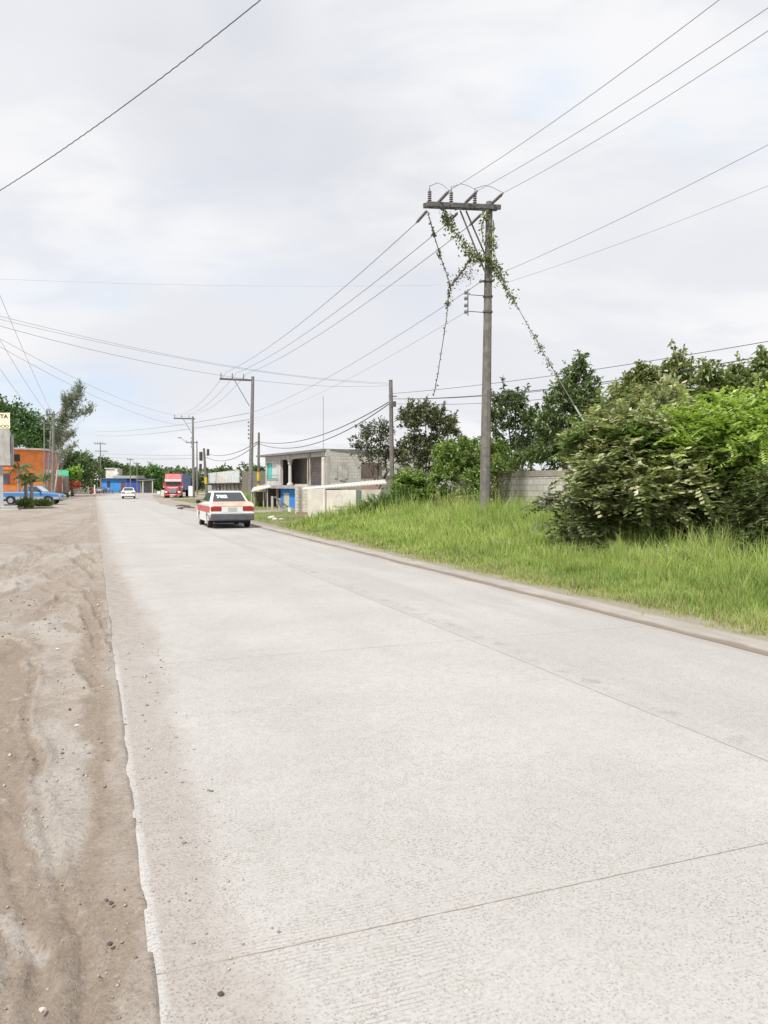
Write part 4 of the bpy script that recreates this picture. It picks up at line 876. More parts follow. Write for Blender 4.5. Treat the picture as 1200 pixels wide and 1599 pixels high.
w1 = wb(oh, 'window', DARKIN, a, b_, 1.1, 2.5, 4.55, 5.4, 0, .05)
wb(oh, 'balcony', ORG, a, b_, -.1, 2.6, 3.5, 3.62, 0, .8); wb(oh, 'balcony_wall', ORG, a, b_, .1, 2.8, .9, 1.75, .05, .5)
wb(oh, 'shop_opening', plain('dim_grey', (.16, .16, .18), .8), a, b_, -.2, 1.3, 1.8, 3.0, 0, .04)
wb(oh, 'name_board', plain('cream_yellow', (.75, .62, .30), .6), a, b_, .2, 1.6, 3.12, 3.45, .04, .1)
for u0 in (2.4, 4.0): 
    f = wb(oh, 'window', plain('white_frame', (.6, .5, .46), .6), b_, c_, u0-.12, u0+.95, 4.05, 5.2, .05, .08); wb(oh, 'pane', DARKIN, b_, c_, u0, u0+.8, 4.15, 5.1, .08, .09, parent=f)
wb(oh, 'door', DARKIN, b_, c_, 4.3, 5.4, .1, 2.3, .05, .08); wb(oh, 'ledge', plaster('pale_roof', (.6, .56, .52), .3), b_, c_, .3, 8.2, 2.95, 3.1, .05, .5)
wb(oh, 'air_conditioner', plain('ac_white', (.7, .7, .7), .5), b_, c_, .6, 1.6, 3.15, 3.65, .05, .5)
e_ = c_+Vector((1.3, .5, 0))
ya = thing('yard_wall', 'low pink wall with a grey gate pillar beside the orange house', 'wall', B(97, 104)); yo = Vector(ya.location)
PY = B(100, 103.2)
MB(yo).prism([B(88, 102), B(97.5, 103), B(97.5, 103.4), B(88, 102.4)], -.1, 2.9).build('wall', PNK, ya)
MB(yo).prism([B(98, 103), B(101.5, 103), B(101.5, 103.4), B(98, 103.4)], -.1, 2.6).build('gate', plaster('gate_pale', (.55, .55, .5), .2), ya)
MB(yo).prism([B(101.5, 102.8), B(108, 102.8), B(108, 104), B(101.5, 104)], -.1, 2.9).build('pillar', plaster('pillar_grey', (.42, .43, .40), .3), ya)
gh = thing('small_house', 'small house with a green metal roof behind the yard wall', 'house', B(100, 112)); gO = Vector(gh.location)
MB(gO).prism([B(92, 112), B(107, 112), B(107, 117), B(92, 117)], -.1, 3.0).build('wall', WHT, gh)
MB(gO).prism([B(91, 111.4), B(108, 111.4), B(108, 118), B(91, 118)], [3.0]*4 and 3.003, [3.25, 3.25, 4.1, 4.1]).build('roof', corrugated('green_roof', (.07, .42, .25), .2, .1), gh)
fn = thing('plank_fence', 'grey plank fence under the dark tree beyond the dirt yard', 'fence', B(122, 150)); fo = Vector(fn.location)
for k in range(9): x0 = 112+k*3.3; MB(fo).prism([B(x0, 150), B(x0+2.9, 150), B(x0+2.9, 150.1), B(x0, 150.1)], -.1, 1.35+.2*random.random()).build('plank', paint('old_plank', (.16, .15, .13), .9, 0, .3, 2), fn)
MB(fo).prism([B(112, 150.12), B(141, 150.12), B(141, 150.2), B(112, 150.2)], .5, .62).build('rail', paint('old_plank', (.16, .15, .13), .9, 0, .3, 2), fn)
for px_, lab in ((138, 'white gate post left of the red panel'), (148.5, 'white gate post beside the grey hatchback')):
    g_ = thing('gate_post', lab, 'post', B(px_, 158)); MB().box(-.1, .1, -.1, .1, -.1, 1.75).build('shaft', plain('white_paint', (.75, .74, .7), .6), g_, bevel=.02); MB().box(-.14, .14, -.14, .14, 1.75, 1.85).build('cap', plain('white_paint', (.75, .74, .7), .6), g_)
rp = thing('metal_gate', 'small red sheet metal gate between the white posts', 'gate', B(145, 159)); MB().box(-.35, .35, -.03, .03, .1, 1.4).build('panel', paint('red_sheet', (.45, .08, .06), .6), rp); MB().box(-.4, -.35, -.04, .04, 0, 1.5).build('frame', STEEL, rp)
wp = thing('picket_gate', 'white picket gate left of the red gate', 'gate', B(141, 158.5))
for k in range(3): MB().box(-.5+k*.3, -.34+k*.3, -.03, .03, .05, 1.55).build('picket', plain('white_paint', (.75, .74, .7), .6), wp)
MB().box(-.5, .45, .032, .07, .9, 1.0).build('rail', plain('white_paint', (.75, .74, .7), .6), wp)
wbd = thing('white_board', 'blank white board raised on posts left of the blue house', 'sign', B(148, 165)); MB().quad((-.95, 0, 2.9), (.95, -.3, 2.9), (.95, .5, 4.4), (-.95, .8, 4.4), .06).build('board', plain('board_white', (.85, .85, .83), .5), wbd)
for x in (-.6, .6): MB().tube([(x, .2, 0), (x, .2, 3.4)], .06, 6).build('leg', STEEL, wbd)

# blue house at the bend
BL = plaster('sky_blue_paint', (.06, .25, .62), .2); BD = plaster('deep_blue_paint', (.05, .09, .33), .2)
bh = bld('blue_house', 'long low bright blue house with dark blue shutters at the bend of the road', 158, 188)
bw = 64/1200*188
part(bh, 'wall', BL, (0, 6.3, 0, 6, -.1, 3.35)); part(bh, 'shutter_wall', BD, (6.302, bw+.9, .0, 6, -.1, 3.1))
part(bh, 'roof_slab', paint('roof_blue_grey', (.12, .14, .2), .8), (-.4, bw+1.2, -.6, 6.3, 3.352, 3.55))
part(bh, 'terrace', plaster('terrace', (.42, .39, .35), .4), (2.8, 9.0, .4, 5.5, 3.552, 4.15))
window(bh, 1.55, 2.3, 0, 1.3, 2.7, BL, DARKIN, .06); part(bh, 'door', paint('brown_door', (.16, .06, .05), .7), (4.9, 6.0, -.05, .02, .0, 2.6), bevel=.01)
for k in range(3): part(bh, 'shutter', corrugated('shutter_blue', (.05, .10, .36), .3, .1), (6.6+k*1.55, 8.0+k*1.55, -.05, -.005, .1, 2.5))
part(bh, 'bench', plain('teal_bench', (.04, .22, .34), .7), (3.0, 5.0, -1.4, -1.0, .0, .6))
wt_ = thing('white_house', 'white rooftop house with a pale water tank behind the blue house', 'house', B(172, 200)); 
MB().box(-1.0, 2.0, 0, 4, 0, 6.1).build('wall', WHT, wt_); MB().box(-1.2, 1.2, -.3, 4.3, 6.1, 6.3).build('roof', WHT, wt_); MB().tube([(1.9, -.4, 4.0), (1.9, -.4, 4.9), (1.9, -.4, 5.2)], [.75, .75, .3], 12).build('water_tank', plain('tank_pale', (.7, .68, .62), .5), wt_)
pc = thing('lean_to_porch', 'grey lean-to porch on a pale post at the right end of the blue house', 'porch', B(224, 186))
MB().quad((-1.4, -.4, 2.9), (2.6, -.4, 3.1), (2.6, 2.2, 3.25), (-1.4, 2.2, 3.1), .1).build('roof', ROOFD, pc)
for x in (-.1, 2.2): MB().box(x, x+.22, -.2, .05, -.1, 3.0).build('post', plaster('gate_pale', (.55, .55, .5), .2), pc)
MB().box(-1.3, 1.9, 1.8, 2.0, 0, 2.9).build('back_wall', plaster('porch_dim', (.2, .2, .19), .3), pc)

# shops with white parapet panels, behind the taxi
sh = thing('shop_row', 'low shop row with a long blank white parapet and grey shutters behind the taxi', 'building', B(378, 92)); so_ = Vector(sh.location)
a, b_ = B(331, 112), B(378.5, 92); nn = (b_-a).normalized(); ln = (b_-a).length; bk = Vector((-nn.y, nn.x, 0))*5
MB(so_).prism([a, b_, b_+bk, a+bk], -.1, 1.95).build('wall', plaster('shop_grey', (.34, .31, .28), .5), sh)
MB(so_).prism([b_+nn*.002, b_+nn*3.2, b_+nn*3.2+bk, b_+bk+nn*.002], -.1, 3.3).build('side_wall', blocks('side_block', (.27, .235, .20), (.22, .19, .165), (.12, .11, .1), .4, .2), sh)
for k in range(3): 
    u0 = ln/3*k; wb(sh, 'parapet_panel', plaster('panel_white%d' % (k % 2), (.68, .72, .74) if k == 0 else (.74, .73, .70), .1), a, b_, u0+.02, u0+ln/3-.02, 2.02, 3.5, .3, .45)
wb(sh, 'eave', ROOFD, a, b_, -.1, ln+.1, 1.952, 2.02, -.1, .5)
for k in range(7): 
    u0 = 2+k*ln/8.2; wb(sh, 'shutter', plaster('shutter_%d' % (k % 3), ((.36, .34, .33), (.27, .29, .31), (.42, .38, .34))[k % 3], .3), a, b_, u0, u0+ln/8.2*.62, .0, 1.7, 0, .06)
    wb(sh, 'pier', plaster('shop_grey', (.34, .31, .28), .5), a, b_, u0+ln/8.2*.7, u0+ln/8.2*.85, 0, 1.94, 0, .2)
wb(sh, 'blue_panel', plain('pale_blue', (.25, .34, .5), .6), a, b_, .4, 1.8, .3, 1.6, 0, .07)
wb(sh, 'door', DARKIN, a, b_, ln*.30, ln*.36, 0, 1.6, .06, .09)
lw = thing('low_wall', 'low pale wall between the transformer pole and the shop row', 'wall', B(333, 118)); MB(Vector(lw.location)).prism([B(322, 125), B(346, 112), B(347, 112.5), B(322.5, 125.6)], -.1, 1.75).build('face', plaster('lowwall', (.5, .48, .43), .4), lw)
pn = thing('sheet_barrier', 'blank white sheet panel standing beside the truck trailer', 'panel', B(296, 100)); MB().box(-.1, .42, 0, .05, .3, 1.6).build('sheet', plain('board_white', (.85, .85, .83), .5), pn); MB().box(-.14, -.1, 0, .06, 0, 1.7).build('post', STEEL, pn)

# two storey grey house
gy = thing('grey_house', 'two storey unplastered grey house with a white column, blue ground floor and teal curtain', 'house', B(510, 50)); g0 = Vector(gy.location)
Ah, Bh, Ch = B(415, 60), B(510, 50), B(607, 52.4); eL = (Bh-Ah).length; ev = (Bh-Ah).normalized(); iv = Vector((-ev.y, ev.x, 0))      # iv points into the house
sL = (Ch-Bh).length; sv = (Ch-Bh).normalized()
GB_ = blocks('house_block', (.60, .57, .53), (.53, .50, .465), (.34, .32, .30), .42, .21, .012, .35); GBD = blocks('house_block_brown', (.24, .20, .175), (.20, .17, .15), (.13, .12, .11), .42, .21, .01, .35)
Dh, Eh = Ch+iv*7, Ah+iv*7
MB(g0).prism([Bh, Ch, Ch+Vector((-.1, .2, 0)), Bh+Vector((.0, .2, 0))], 1.62, 3.98).build('side_wall', GB_, gy)
MB(g0).prism([Ch+Vector((.002, 0, 0)), Ch+Vector((.2, .1, 0)), Dh, Dh+Vector((-.2, 0, 0))], -.2, 3.9).build('rear_wall', GB_, gy)
MB(g0).wallbox(Ah, Bh, 0, eL, 1.42, 1.66, -7, .25).build('floor_slab', plaster('slab_edge', (.36, .36, .36), .4), gy)
MB(g0).wallbox(Ah, Bh, .24, eL-.02, -.2, 1.418, -1.4, -1.2).build('ground_wall', plaster('navy', (.03, .06, .16), .12), gy)
MB(g0).wallbox(Ah, Bh, eL*.27, eL*.66, -.2, 1.416, -.22, -.08).build('blue_wall', plaster('strong_blue', (.035, .22, .62), .1), gy)
MB(g0).wallbox(Ah, Bh, -.0, .22, -.2, 1.418, -1.18, .0).build('pier', GBD, gy)
wb(gy, 'brown_wall', GBD, Ah, Bh, .3, eL*.36, -.2, 1.416, -1.198, -1.1)
wb(gy, 'door', plaster('cream_door', (.52, .50, .36), .2), Ah, Bh, eL*.33, eL*.42, -.1, 1.1, -.078, -.04)
wb(gy, 'post', plaster('dusty_blue', (.10, .14, .22), .2), Ah, Bh, eL*.22, eL*.25, -.1, 1.41, -.5, -.35)
wb(gy, 'post', plaster('gate_pale', (.55, .55, .5), .2), Ah, Bh, eL*.14, eL*.16, -.1, 1.41, -.4, -.28)
# upper recess
MB(g0).wallbox(Ah, Bh, .252, eL-.4, 1.662, 3.84, -2.2, -2.0).build('recess_wall', blocks('recess_block', (.56, .51, .47), (.48, .43, .39), (.3, .27, .25), .42, .21, .01, .4), gy)
MB(g0).wallbox(Ah, Bh, 0.0, .25, 1.662, 3.84, -2.2, .0).build('end_wall', GREYP, gy)
fr_ = MB(g0); 
fr_.wallbox(Ah, Bh, .252, .5, 1.662, 3.85, -.15, .05); fr_.wallbox(Ah, Bh, 2.9, 3.35, 1.662, 3.85, -.15, .05); fr_.wallbox(Ah, Bh, .5, 2.9, 3.42, 3.85, -.15, .05); fr_.wallbox(Ah, Bh, .5, 2.9, 1.662, 2.12, -.15, .05)
fb = fr_.build('front_wall', plaster('front_render', (.50, .485, .455), .4), gy)
wf = MB(g0); wf.wallbox(Ah, Bh, .6, 2.8, 3.36, 3.46, .05, .12); wf.wallbox(Ah, Bh, 2.78, 2.9, 2.1, 3.46, .05, .12); wf.wallbox(Ah, Bh, .5, .62, 2.1, 3.46, .05, .12); wf = wf.build('window', plaster('white_frame2', (.55, .53, .50), .2), gy)
wb(gy, 'curtain', plain('teal_cloth', (.10, .50, .42), .8), Ah, Bh, .55, 1.35, 2.14, 3.36, -.02, .0, parent=wf); wb(gy, 'pane', plain('milky_glass', (.55, .60, .58), .25), Ah, Bh, 1.35, 2.85, 2.14, 3.36, -.05, -.03, parent=wf)
for z_ in (2.16, 2.38): wb(gy, 'rail', plain('teal_metal', (.10, .34, .30), .5), Ah, Bh, .55, 2.9, z_, z_+.05, .12, .15, parent=wf)
cp = Ah.lerp(Bh, .44)-Vector((-ev.y, ev.x, 0))*(-.05)
colm = MB(g0); prof_ = [(1.662, .24), (1.78, .24), (1.80, .17), (1.86, .13), (3.15, .115), (3.18, .16), (3.28, .16), (3.34, .13), (3.44, .20), (3.55, .27), (3.60, .20), (3.84, .18)]
colm.tube([(cp.x, cp.y, z_) for z_, _ in prof_], [r_ for _, r_ in prof_], 12); colm.build('column', plaster('column_pale', (.56, .55, .52), .2), gy, smooth=False)
wb(gy, 'ring_beam', plaster('beam', (.50, .48, .45), .4), Ah, Bh, 3.36, eL, 3.55, 3.85, -.2, .04)
wb(gy, 'corner_pier', GREYP, Ah, Bh, eL-.38, eL-.002, 1.662, 3.55, -.3, .0)
wb(gy, 'doorway', DARKIN, Ah, Bh, eL*.80, eL*.93, 1.7, 3.5, -1.998, -1.95)
rl = MB(Vector(g0))
for k in range(9): p_ = Ah.lerp(Bh, .80+.018*k); rl.tube([(p_.x, p_.y, 1.66), (p_.x, p_.y, 2.55-.045*k)], .018, 4)
p_, q_ = Ah.lerp(Bh, .74), Ah.lerp(Bh, .95); rl.tube([(p_.x, p_.y, 2.45), (p_.x+.3, p_.y, 2.62), (q_.x, q_.y, 2.15)], .03, 5); rl.build('railing', STEEL, gy)
for f_, lean_ in ((.735, .02), (.755, .28), (.775, -.05)): 
    p_ = Ah.lerp(Bh, f_); MB(g0).tube([(p_.x, p_.y-.1, 1.6), (p_.x+lean_, p_.y-.1, 3.9 if f_ != .755 else 3.6)], .055, 6).build('prop', paint('prop_wood', (.36, .33, .28), .9), gy)
MB(g0).prism([Ah-ev*.7-iv*.5, Bh-iv*.6+sv*.3, Bh+iv*7, Ah-ev*.7+iv*7], 3.86, [4.0, 4.02, 4.05, 4.0]).build('roof_slab', ROOFD, gy)
MB(g0).prism([Bh+sv*.302-iv*.5, Ch-iv*.25+sv*.3, Ch+iv*7, Bh+sv*.302+iv*7], [3.99]*4 and 3.86, [4.0, 3.93, 3.95, 4.05]).build('roof_sheet', corrugated('roof_white_sheet', (.6, .6, .58), .12, .2), gy)
sw = lambda name, mat, *r, parent=None: wb(gy, name, mat, Bh, Ch, *r, parent=parent)
bo = sw('window', plaster('white_frame2', (.55, .53, .50), .2), sL*.53, sL*.90, 2.06, 3.2, 0, .015); sw('pane', plaster('dark_opening', (.15, .115, .10), .4), sL*.545, sL*.885, 2.1, 3.16, .015, .025, parent=bo)
for u0, z0_, z1_ in ((.12, 2.1, 2.9), (.20, 2.0, 3.1), (.245, 1.95, 3.15), (.285, 2.1, 2.95)): sw('wood_board', paint('pale_board%d' % int(u0*100), (.48, .46, .42), .8, 0, .2, 3), sL*u0, sL*(u0+.042), z0_, z1_, .02, .05)
am = thing('antenna_mast', 'thin antenna mast rising above the white pipe in front of the grey house', 'antenna', B(505.5, 48)); MB().tube([(0, 0, 3.35), (0, 0, 7.2)], .018, 5).build('mast', WIREG, am); MB().tube([(0, 0, 0), (0, 0, 3.4)], [.14, .12], 8).build('pipe', plaster('pipe_white', (.66, .60, .54), .15), am)
# whitewashed lean-to
sd_ = thing('lean_to_shed', 'whitewashed lean-to shed with faded red lettering under a white corrugated roof', 'shed', B(480, 36.0)); s0 = Vector(sd_.location)
S0, S1, S2, S3 = B(481, 36.0), B(507, 35.8), B(556, 35.8), B(595, 36.4)
WW = plaster('shed_white', (.74, .69, .62), .2, .8)
def seg(A, Bp, z1, mat, name, th=.12, z0=-.1):
    e = (Bp-A).normalized(); i = Vector((-e.y, e.x, 0))*th; MB(s0).prism([A, Bp, Bp+i, A+i], z0, z1).build(name, mat, sd_)
seg(S0, S1-Vector((.05, 0, 0)), 1.47, plaster('shed_door', (.62, .58, .51), .15), 'door', .06)
seg(S1, S2, 1.42, WW, 'front_wall'); seg(S2+Vector((.01, 0, 0)), B(565, 36.0), 1.40, corrugated('grey_sheet', (.36, .39, .40), .1, .25), 'side_sheet', .05); seg(B(565.3, 36.0), S3, 1.43, WW, 'end_wall')
MB(s0).tube([(S1.x, S1.y-.04, 0), (S1.x, S1.y-.04, 1.5)], .07, 6).build('corner_post', WW, sd_)
for k, (x0, x1, cl) in enumerate(((533, 548, (.36, .20, .16)), (548.3, 566, (.36, .29, .22)), (566.3, 592, (.38, .24, .18)))):
    seg(B(x0, 36.3+k*.2), B(x1, 36.4+k*.25), 1.50+.055*k, plaster('ply_%d' % k, cl, .3), 'wood_panel', .04, 1.43)
MB(s0).quad(P(472, 764, 35.9), P(604, 754.5, 37.3), P(601, 748.5, 41.5), P(474, 761, 40.5), .05).build('roof', corrugated('shed_roof', (.62, .60, .56), .16, .35), sd_)
# faded brush lettering: rows of worn strokes
fd = plain('faded_red', (.42, .20, .16), .9); fd2 = plain('faded_grey', (.30, .26, .25), .9); m = MB(s0); m2 = MB(s0); rgl = random.Random(5)
dl = (S2-S1).normalized()
for row, (z_, hh, n_, mm) in enumerate(((.60, .085, 9, m), (.43, .10, 9, m2))):
    for k in range(n_):
        p_ = S1+dl*(.36+k*.082)
        for q in range(3):
            ox = rgl.choice((0, .025, .05)); 
            if q < 2: mm.wallbox(p_, p_+dl, ox, ox+.014, z_, z_+hh*rgl.uniform(.6, 1), .002, .006)
            else: zz2 = z_+hh*rgl.choice((0, .45, .85)); mm.wallbox(p_, p_+dl, 0, .055, zz2, zz2+.012, .007, .010)
for ox, oz in ((.55, 1.05), (.62, 1.12), (.69, 1.18), (.76, 1.1), (.83, 1.02)): m2.wallbox(S1, S2, ox, ox+.012, oz, oz+.12, .002, .006)
m.build('faded_lettering', fd, sd_); m2.build('faded_lettering', fd2, sd_)
# block wall piece with rebar left of the shed
rw = thing('block_wall', 'unfinished pale block wall with a rebar mesh between the blue room and the shed', 'wall', B(461, 44)); r0 = Vector(rw.location)
MB(r0).prism([B(461, 44), B(481, 43.6), B(481, 44), B(461, 44.4)], -.1, 1.72).build('wall_face', blocks('pale_block', (.56, .52, .46), (.50, .46, .40), (.30, .27, .24), .36, .19, .012, .25), rw)
MB(r0).prism([B(463, 43.8), B(480, 43.3), B(480.4, 43.58), B(463.4, 43.99)], -.1, .12).build('brick_footing', blocks('red_brick', (.34, .19, .14), (.28, .15, .11), (.2, .17, .15), .24, .07, .01, .2), rw)
for k in range(3): 
    p_ = B(466+k*2.0, 43.7); MB(r0).tube([p_, p_+Vector((0, 0, 1.6))], .014, 4).build('rebar', STEEL, rw)
for k in range(8): MB(r0).tube([B(465.3, 43.7)+Vector((0, 0, .2+k*.18)), B(470.8, 43.6)+Vector((0, 0, .2+k*.18))], .010, 4).build('rebar', STEEL, rw)
pr = thing('porch_roof', 'sloping pale sheet porch roof on thin posts left of the blue room', 'porch', B(398, 60)); q0 = Vector(pr.location)
MB(q0).quad(P(392, 767.5, 58), P(424, 760, 55.5), P(418, 755.5, 61), P(396, 761, 64), .06).build('roof', corrugated('shed_roof', (.72, .69, .65), .16, .25), pr)
for px_, Y_ in ((393.5, 58.2), (397.5, 60), (412, 57.5), (418, 56.4)): MB(q0).tube([B(px_, Y_), B(px_, Y_)+Vector((0, 0, 1.28+(px_-393)*.008))], .05, 6).build('post', paint('post_pale', (.42, .40, .37), .8), pr)
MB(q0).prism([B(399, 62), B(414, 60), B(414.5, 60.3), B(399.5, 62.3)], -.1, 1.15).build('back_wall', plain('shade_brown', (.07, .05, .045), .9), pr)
hr = thing('handrail', 'concrete handrail sloping down towards a white bucket before the blue room', 'handrail', B(425, 49)); h0 = Vector(hr.location)
for px_, hh in ((425.5, .95), (437, .82)): MB(h0).box(B(px_, 49).x-.07-0, B(px_, 49).x+.07, 48.93, 49.07, -.1, hh).build('post', plaster('rail_post', (.42, .39, .35), .3), hr)
MB(h0).tube([P(424, 777, 49), P(430, 776.5, 49), P(450, 792, 47.5)], .06, 6).build('rail', paint('rail_dark', (.10, .095, .09), .7), hr)
bk_ = thing('bucket', 'white plastic bucket at the foot of the sloping handrail', 'bucket', B(453, 47)); MB().tube([(0, 0, 0), (0, 0, .28)], [.11, .14], 14).build('pail', plain('bucket_white', (.78, .80, .8), .4), bk_); MB().tube([(0, 0, .281), (0, 0, .30)], [.155, .155], 14).build('rim', plain('bucket_white', (.78, .80, .8), .4), bk_)
for px_, py_, r_, lab in ((424, 810, .20, 'flat pale rubble lump in the short grass, left one'), (430, 812, .15, 'flat pale rubble lump in the short grass, middle one'), (440, 812, .12, 'flat pale rubble lump in the short grass, right one'), (483, 816, .08, 'small white stone at the corner of the whitewashed shed')):
    g_ = G(px_, py_); bm = bmesh.new(); bmesh.ops.create_icosphere(bm, subdivisions=2, radius=r_)
    for v_ in bm.verts: v_.co *= 1+random.uniform(-.25, .25); v_.co.z *= .45
    me = bpy.data.meshes.new('rubble_stone'); bm.to_mesh(me); bm.free(); me.materials.append(paint('rubble', (.55, .53, .49), .9)); tag(link_obj('rubble_stone', me, None, (g_.x, g_.y, r_*.25)), lab, 'stone')
for px_, py_, L_, lab in ((286, 791.5, .55, 'dark log lying on the brown dirt shoulder before the taxi'), (281.5, 796, .18, 'short dark stump lying beside the log on the dirt shoulder'), (293, 794, .5, 'grey branch lying right of the dark log by the taxi')):
    g_ = G(px_, py_); m = MB(g_); m.tube([g_+Vector((-L_, 0, .07)), g_+Vector((-L_*.2, .1, .12)), g_+Vector((L_*.5, .0, .08)), g_+Vector((L_, .1, .06))], [.035, .06, .05, .03], 7); tag(m.build('fallen_log', paint('dark_wood', (.09, .075, .07), .9), smooth=True), lab, 'log')

# ---------------- vehicles
def arc(cy, r, z0=.30, n=9, rev=False):
    return [(cy+r*math.cos(math.pi*(1-k/n) if not rev else math.pi*k/n), max(z0-.05, .31)+r*math.sin(math.pi*k/n)) for k in range(n+1)]
def profile_body(prof, w_, tuck=.06):
    """side outline (y, z) extruded across x, rounded towards the sides"""
    n = len(prof); vs = []; cy = sum(p[0] for p in prof)/n
    xs = [(-w_, 1), (-w_+tuck, 0), (w_-tuck, 0), (w_, 1)]
    for x, k in xs:
        for y, z in prof:
            zc = .55; vs.append((x, cy+(y-cy)*(1-.012*k), z-(max(0, z-.62)*.16 if k else 0)))
    fs = [tuple(range(n-1, -1, -1)), tuple(3*n+i for i in range(n))]
    for j in range(3):
        for i in range(n): fs.append((j*n+i, j*n+(i+1) % n, (j+1)*n+(i+1) % n, (j+1)*n+i))
    return vs, fs
def wheel(o, x, y, r=.29, w_=.19, rimc=(.5, .5, .5)):
    s = 1 if x > 0 else -1
    t_ = MB().tube([(x-s*w_, y, r), (x-s*w_*.9, y, r), (x-s*.02, y, r), (x, y, r)], [r*.9, r, r, r*.9], 18).build('wheel', BLACK, o)
    MB().tube([(x-s*.03, y, r), (x+s*.008, y, r)], [r*.62, r*.58], 14).build('rim', plain('rim_%d' % int(rimc[0]*100), rimc, .35, .6), t_)
def frustum(b0, b1, z0, t0, t1, z1, wb_, wt):
    """cabin: bottom from y=b0..b1 at z0, top y=t0..t1 at z1"""
    vs = [(-wb_, b0, z0), (wb_, b0, z0), (wb_, b1, z0), (-wb_, b1, z0), (-wt, t0, z1), (wt, t0, z1), (wt, t1, z1), (-wt, t1, z1)]
    return [Vector(v) for v in vs]
def pane(o, name, q, f0, f1, g0, g1, off, mat, parent=None):
    """panel on quad q (bl, br, tr, tl) between fractions"""
    bl, br, tr, tl = q; nrm = (br-bl).cross(tl-bl).normalized()
    pt = lambda u, v: (bl.lerp(br, u)).lerp(tl.lerp(tr, u), v)+nrm*off
    return MB().quad(pt(f0, g0), pt(f1, g0), pt(f1, g1), pt(f0, g1), .012).build(name, mat, parent or o)
WPAINT = bsdf_mat('car_white', lambda t, b: setc(t, b, (.74, .73, .70), .28)); RPAINT = bsdf_mat('car_red', lambda t, b: setc(t, b, t.mix(t.ramp(t.noise(obj_co(t), 6, 4), .3, .7), (.46, .06, .05), (.56, .12, .10)), .4))
SALM = bsdf_mat('faded_salmon', lambda t, b: setc(t, b, t.mix(t.ramp(t.noise(obj_co(t), 4, 5), .3, .7), (.66, .34, .26), (.78, .50, .40)), .35))
BUMP = paint('bumper_grey', (.085, .09, .105), .5, 0, .2, 5); TAILR = bsdf_mat('tail_red', lambda t, b: setc(t, b, (.30, .025, .02), .2)); CHROME = plain('chrome', (.55, .56, .58), .2, 1)
def sedan(name, label, loc, rz, body, Lh=2.15, taxi=False, colr=None):
    o = thing(name, label, 'car', loc, rz); r = Lh
    aR_, aF = -r+.92, r-.86
    prof = [(-r+.02, .42), (-r, .62), (-r+.03, .86), (-r+.10, .955), (-r+.35, .985), (-r+.80, .985), (-.2, .97), (.75, .93), (1.25, .90), (r-.12, .76), (r, .62), (r, .34), (aF+.34, .28)]+[(aF+.34*math.cos(math.pi*k/9), .30+.34*math.sin(math.pi*k/9)) for k in range(10)]+[(aF-.34, .24), (aR_+.34, .24)]+[(aR_+.34*math.cos(math.pi*k/9), .30+.34*math.sin(math.pi*k/9)) for k in range(10)]+[(aR_-.34, .28), (-r+.04, .34)]
    vs, fs = profile_body(prof, .825); m = MB(); m.add(vs, fs); m.build('body', body, o, bevel=.045)
    MB().box(-.62, .62, -r+.15, r-.15, .2, .62).build('underbody', plain('under_black', (.02, .02, .02), .9), o)
    F8 = frustum(-r+.62, .98, .965, -r+1.22, .28, 1.375, .745, .575)
    m = MB(); m.add(F8, [(0, 1, 5, 4), (1, 2, 6, 5), (2, 3, 7, 6), (3, 0, 4, 7), (4, 5, 6, 7), (3, 2, 1, 0)]); m.build('cabin', body, o, bevel=.06)
    m = MB(); m.box(-.55, .55, -r+1.25, .25, 1.372, 1.392); m.build('roof_panel', body, o, bevel=.01)
    back = (F8[0], F8[1], F8[5], F8[4]); left = (F8[3], F8[0], F8[4], F8[7]); right = (F8[1], F8[2], F8[6], F8[5]); front = (F8[2], F8[3], F8[7], F8[6])
    rwn = pane(o, 'rear_window', back, .07, .93, .08, .90, .012, GLASS); pane(o, 'windscreen', front, .06, .94, .1, .92, .012, GLASS)
    for sd2, rev in ((left, True), (right, False)):
        for f0, f1 in ((.06, .20), (.24, .56), (.60, .92)):
            if rev: f0, f1 = 1-f1, 1-f0
            pane(o, 'side_window', sd2, f0, f1, .10, .88, .010, GLASS)
    m = MB(); m.box(-.80, .80, -r-.10, -r+.30, .30, .56); m.box(-.825, -.70, -r+.02, -r+.55, .30, .56); m.box(.70, .825, -r+.02, -r+.55, .30, .56); m.build('rear_bumper', BUMP if taxi else body, o, bevel=.05)
    if taxi: MB().box(-.79, .79, -r-.07, -r+.05, .562, .60).build('bumper_strip', plain('strip_white', (.7, .7, .68), .4), o)
    MB().box(-.80, .80, r-.1, r+.08, .32, .55).build('front_bumper', BUMP if taxi else body, o, bevel=.05)
    for s in (-1, 1):
        MB().box(min(s*.40, s*.795), max(s*.40, s*.795), -r-.022, -r+.07, .655, .815).build('tail_light', TAILR, o, bevel=.015)
        MB().box(min(s*.45, s*.76), max(s*.45, s*.76), r-.07, r+.012, .58, .70).build('headlight', plain('lamp_clear', (.6, .6, .6), .15), o, bevel=.015)
        mr = MB().box(min(s*.83, s*1.0), max(s*.83, s*1.0), .62, .74, .90, 1.03).build('mirror', BLACK, o, bevel=.03); MB().box(min(s*.75, s*.84), max(s*.75, s*.84), .66, .70, .92, .96).build('mirror_arm', BLACK, mr)
        for y in (aR_, aF): wheel(o, s*.80, y, .29, .185)
    tr_ = MB().box(-.39, .39, -r-.018, -r+.05, .62, .815).build('rear_panel', plain('panel_pale', (.66, .66, .66), .4), o, bevel=.01)
    MB().box(-.16, .16, -r-.032, -r-.019, .655, .79).build('licence_plate', plain('plate', (.42, .43, .40), .5), tr_)
    MB().box(-.03, .03, -r+.06, -r+.09, .865, .89).build('boot_lock', CHROME, o)
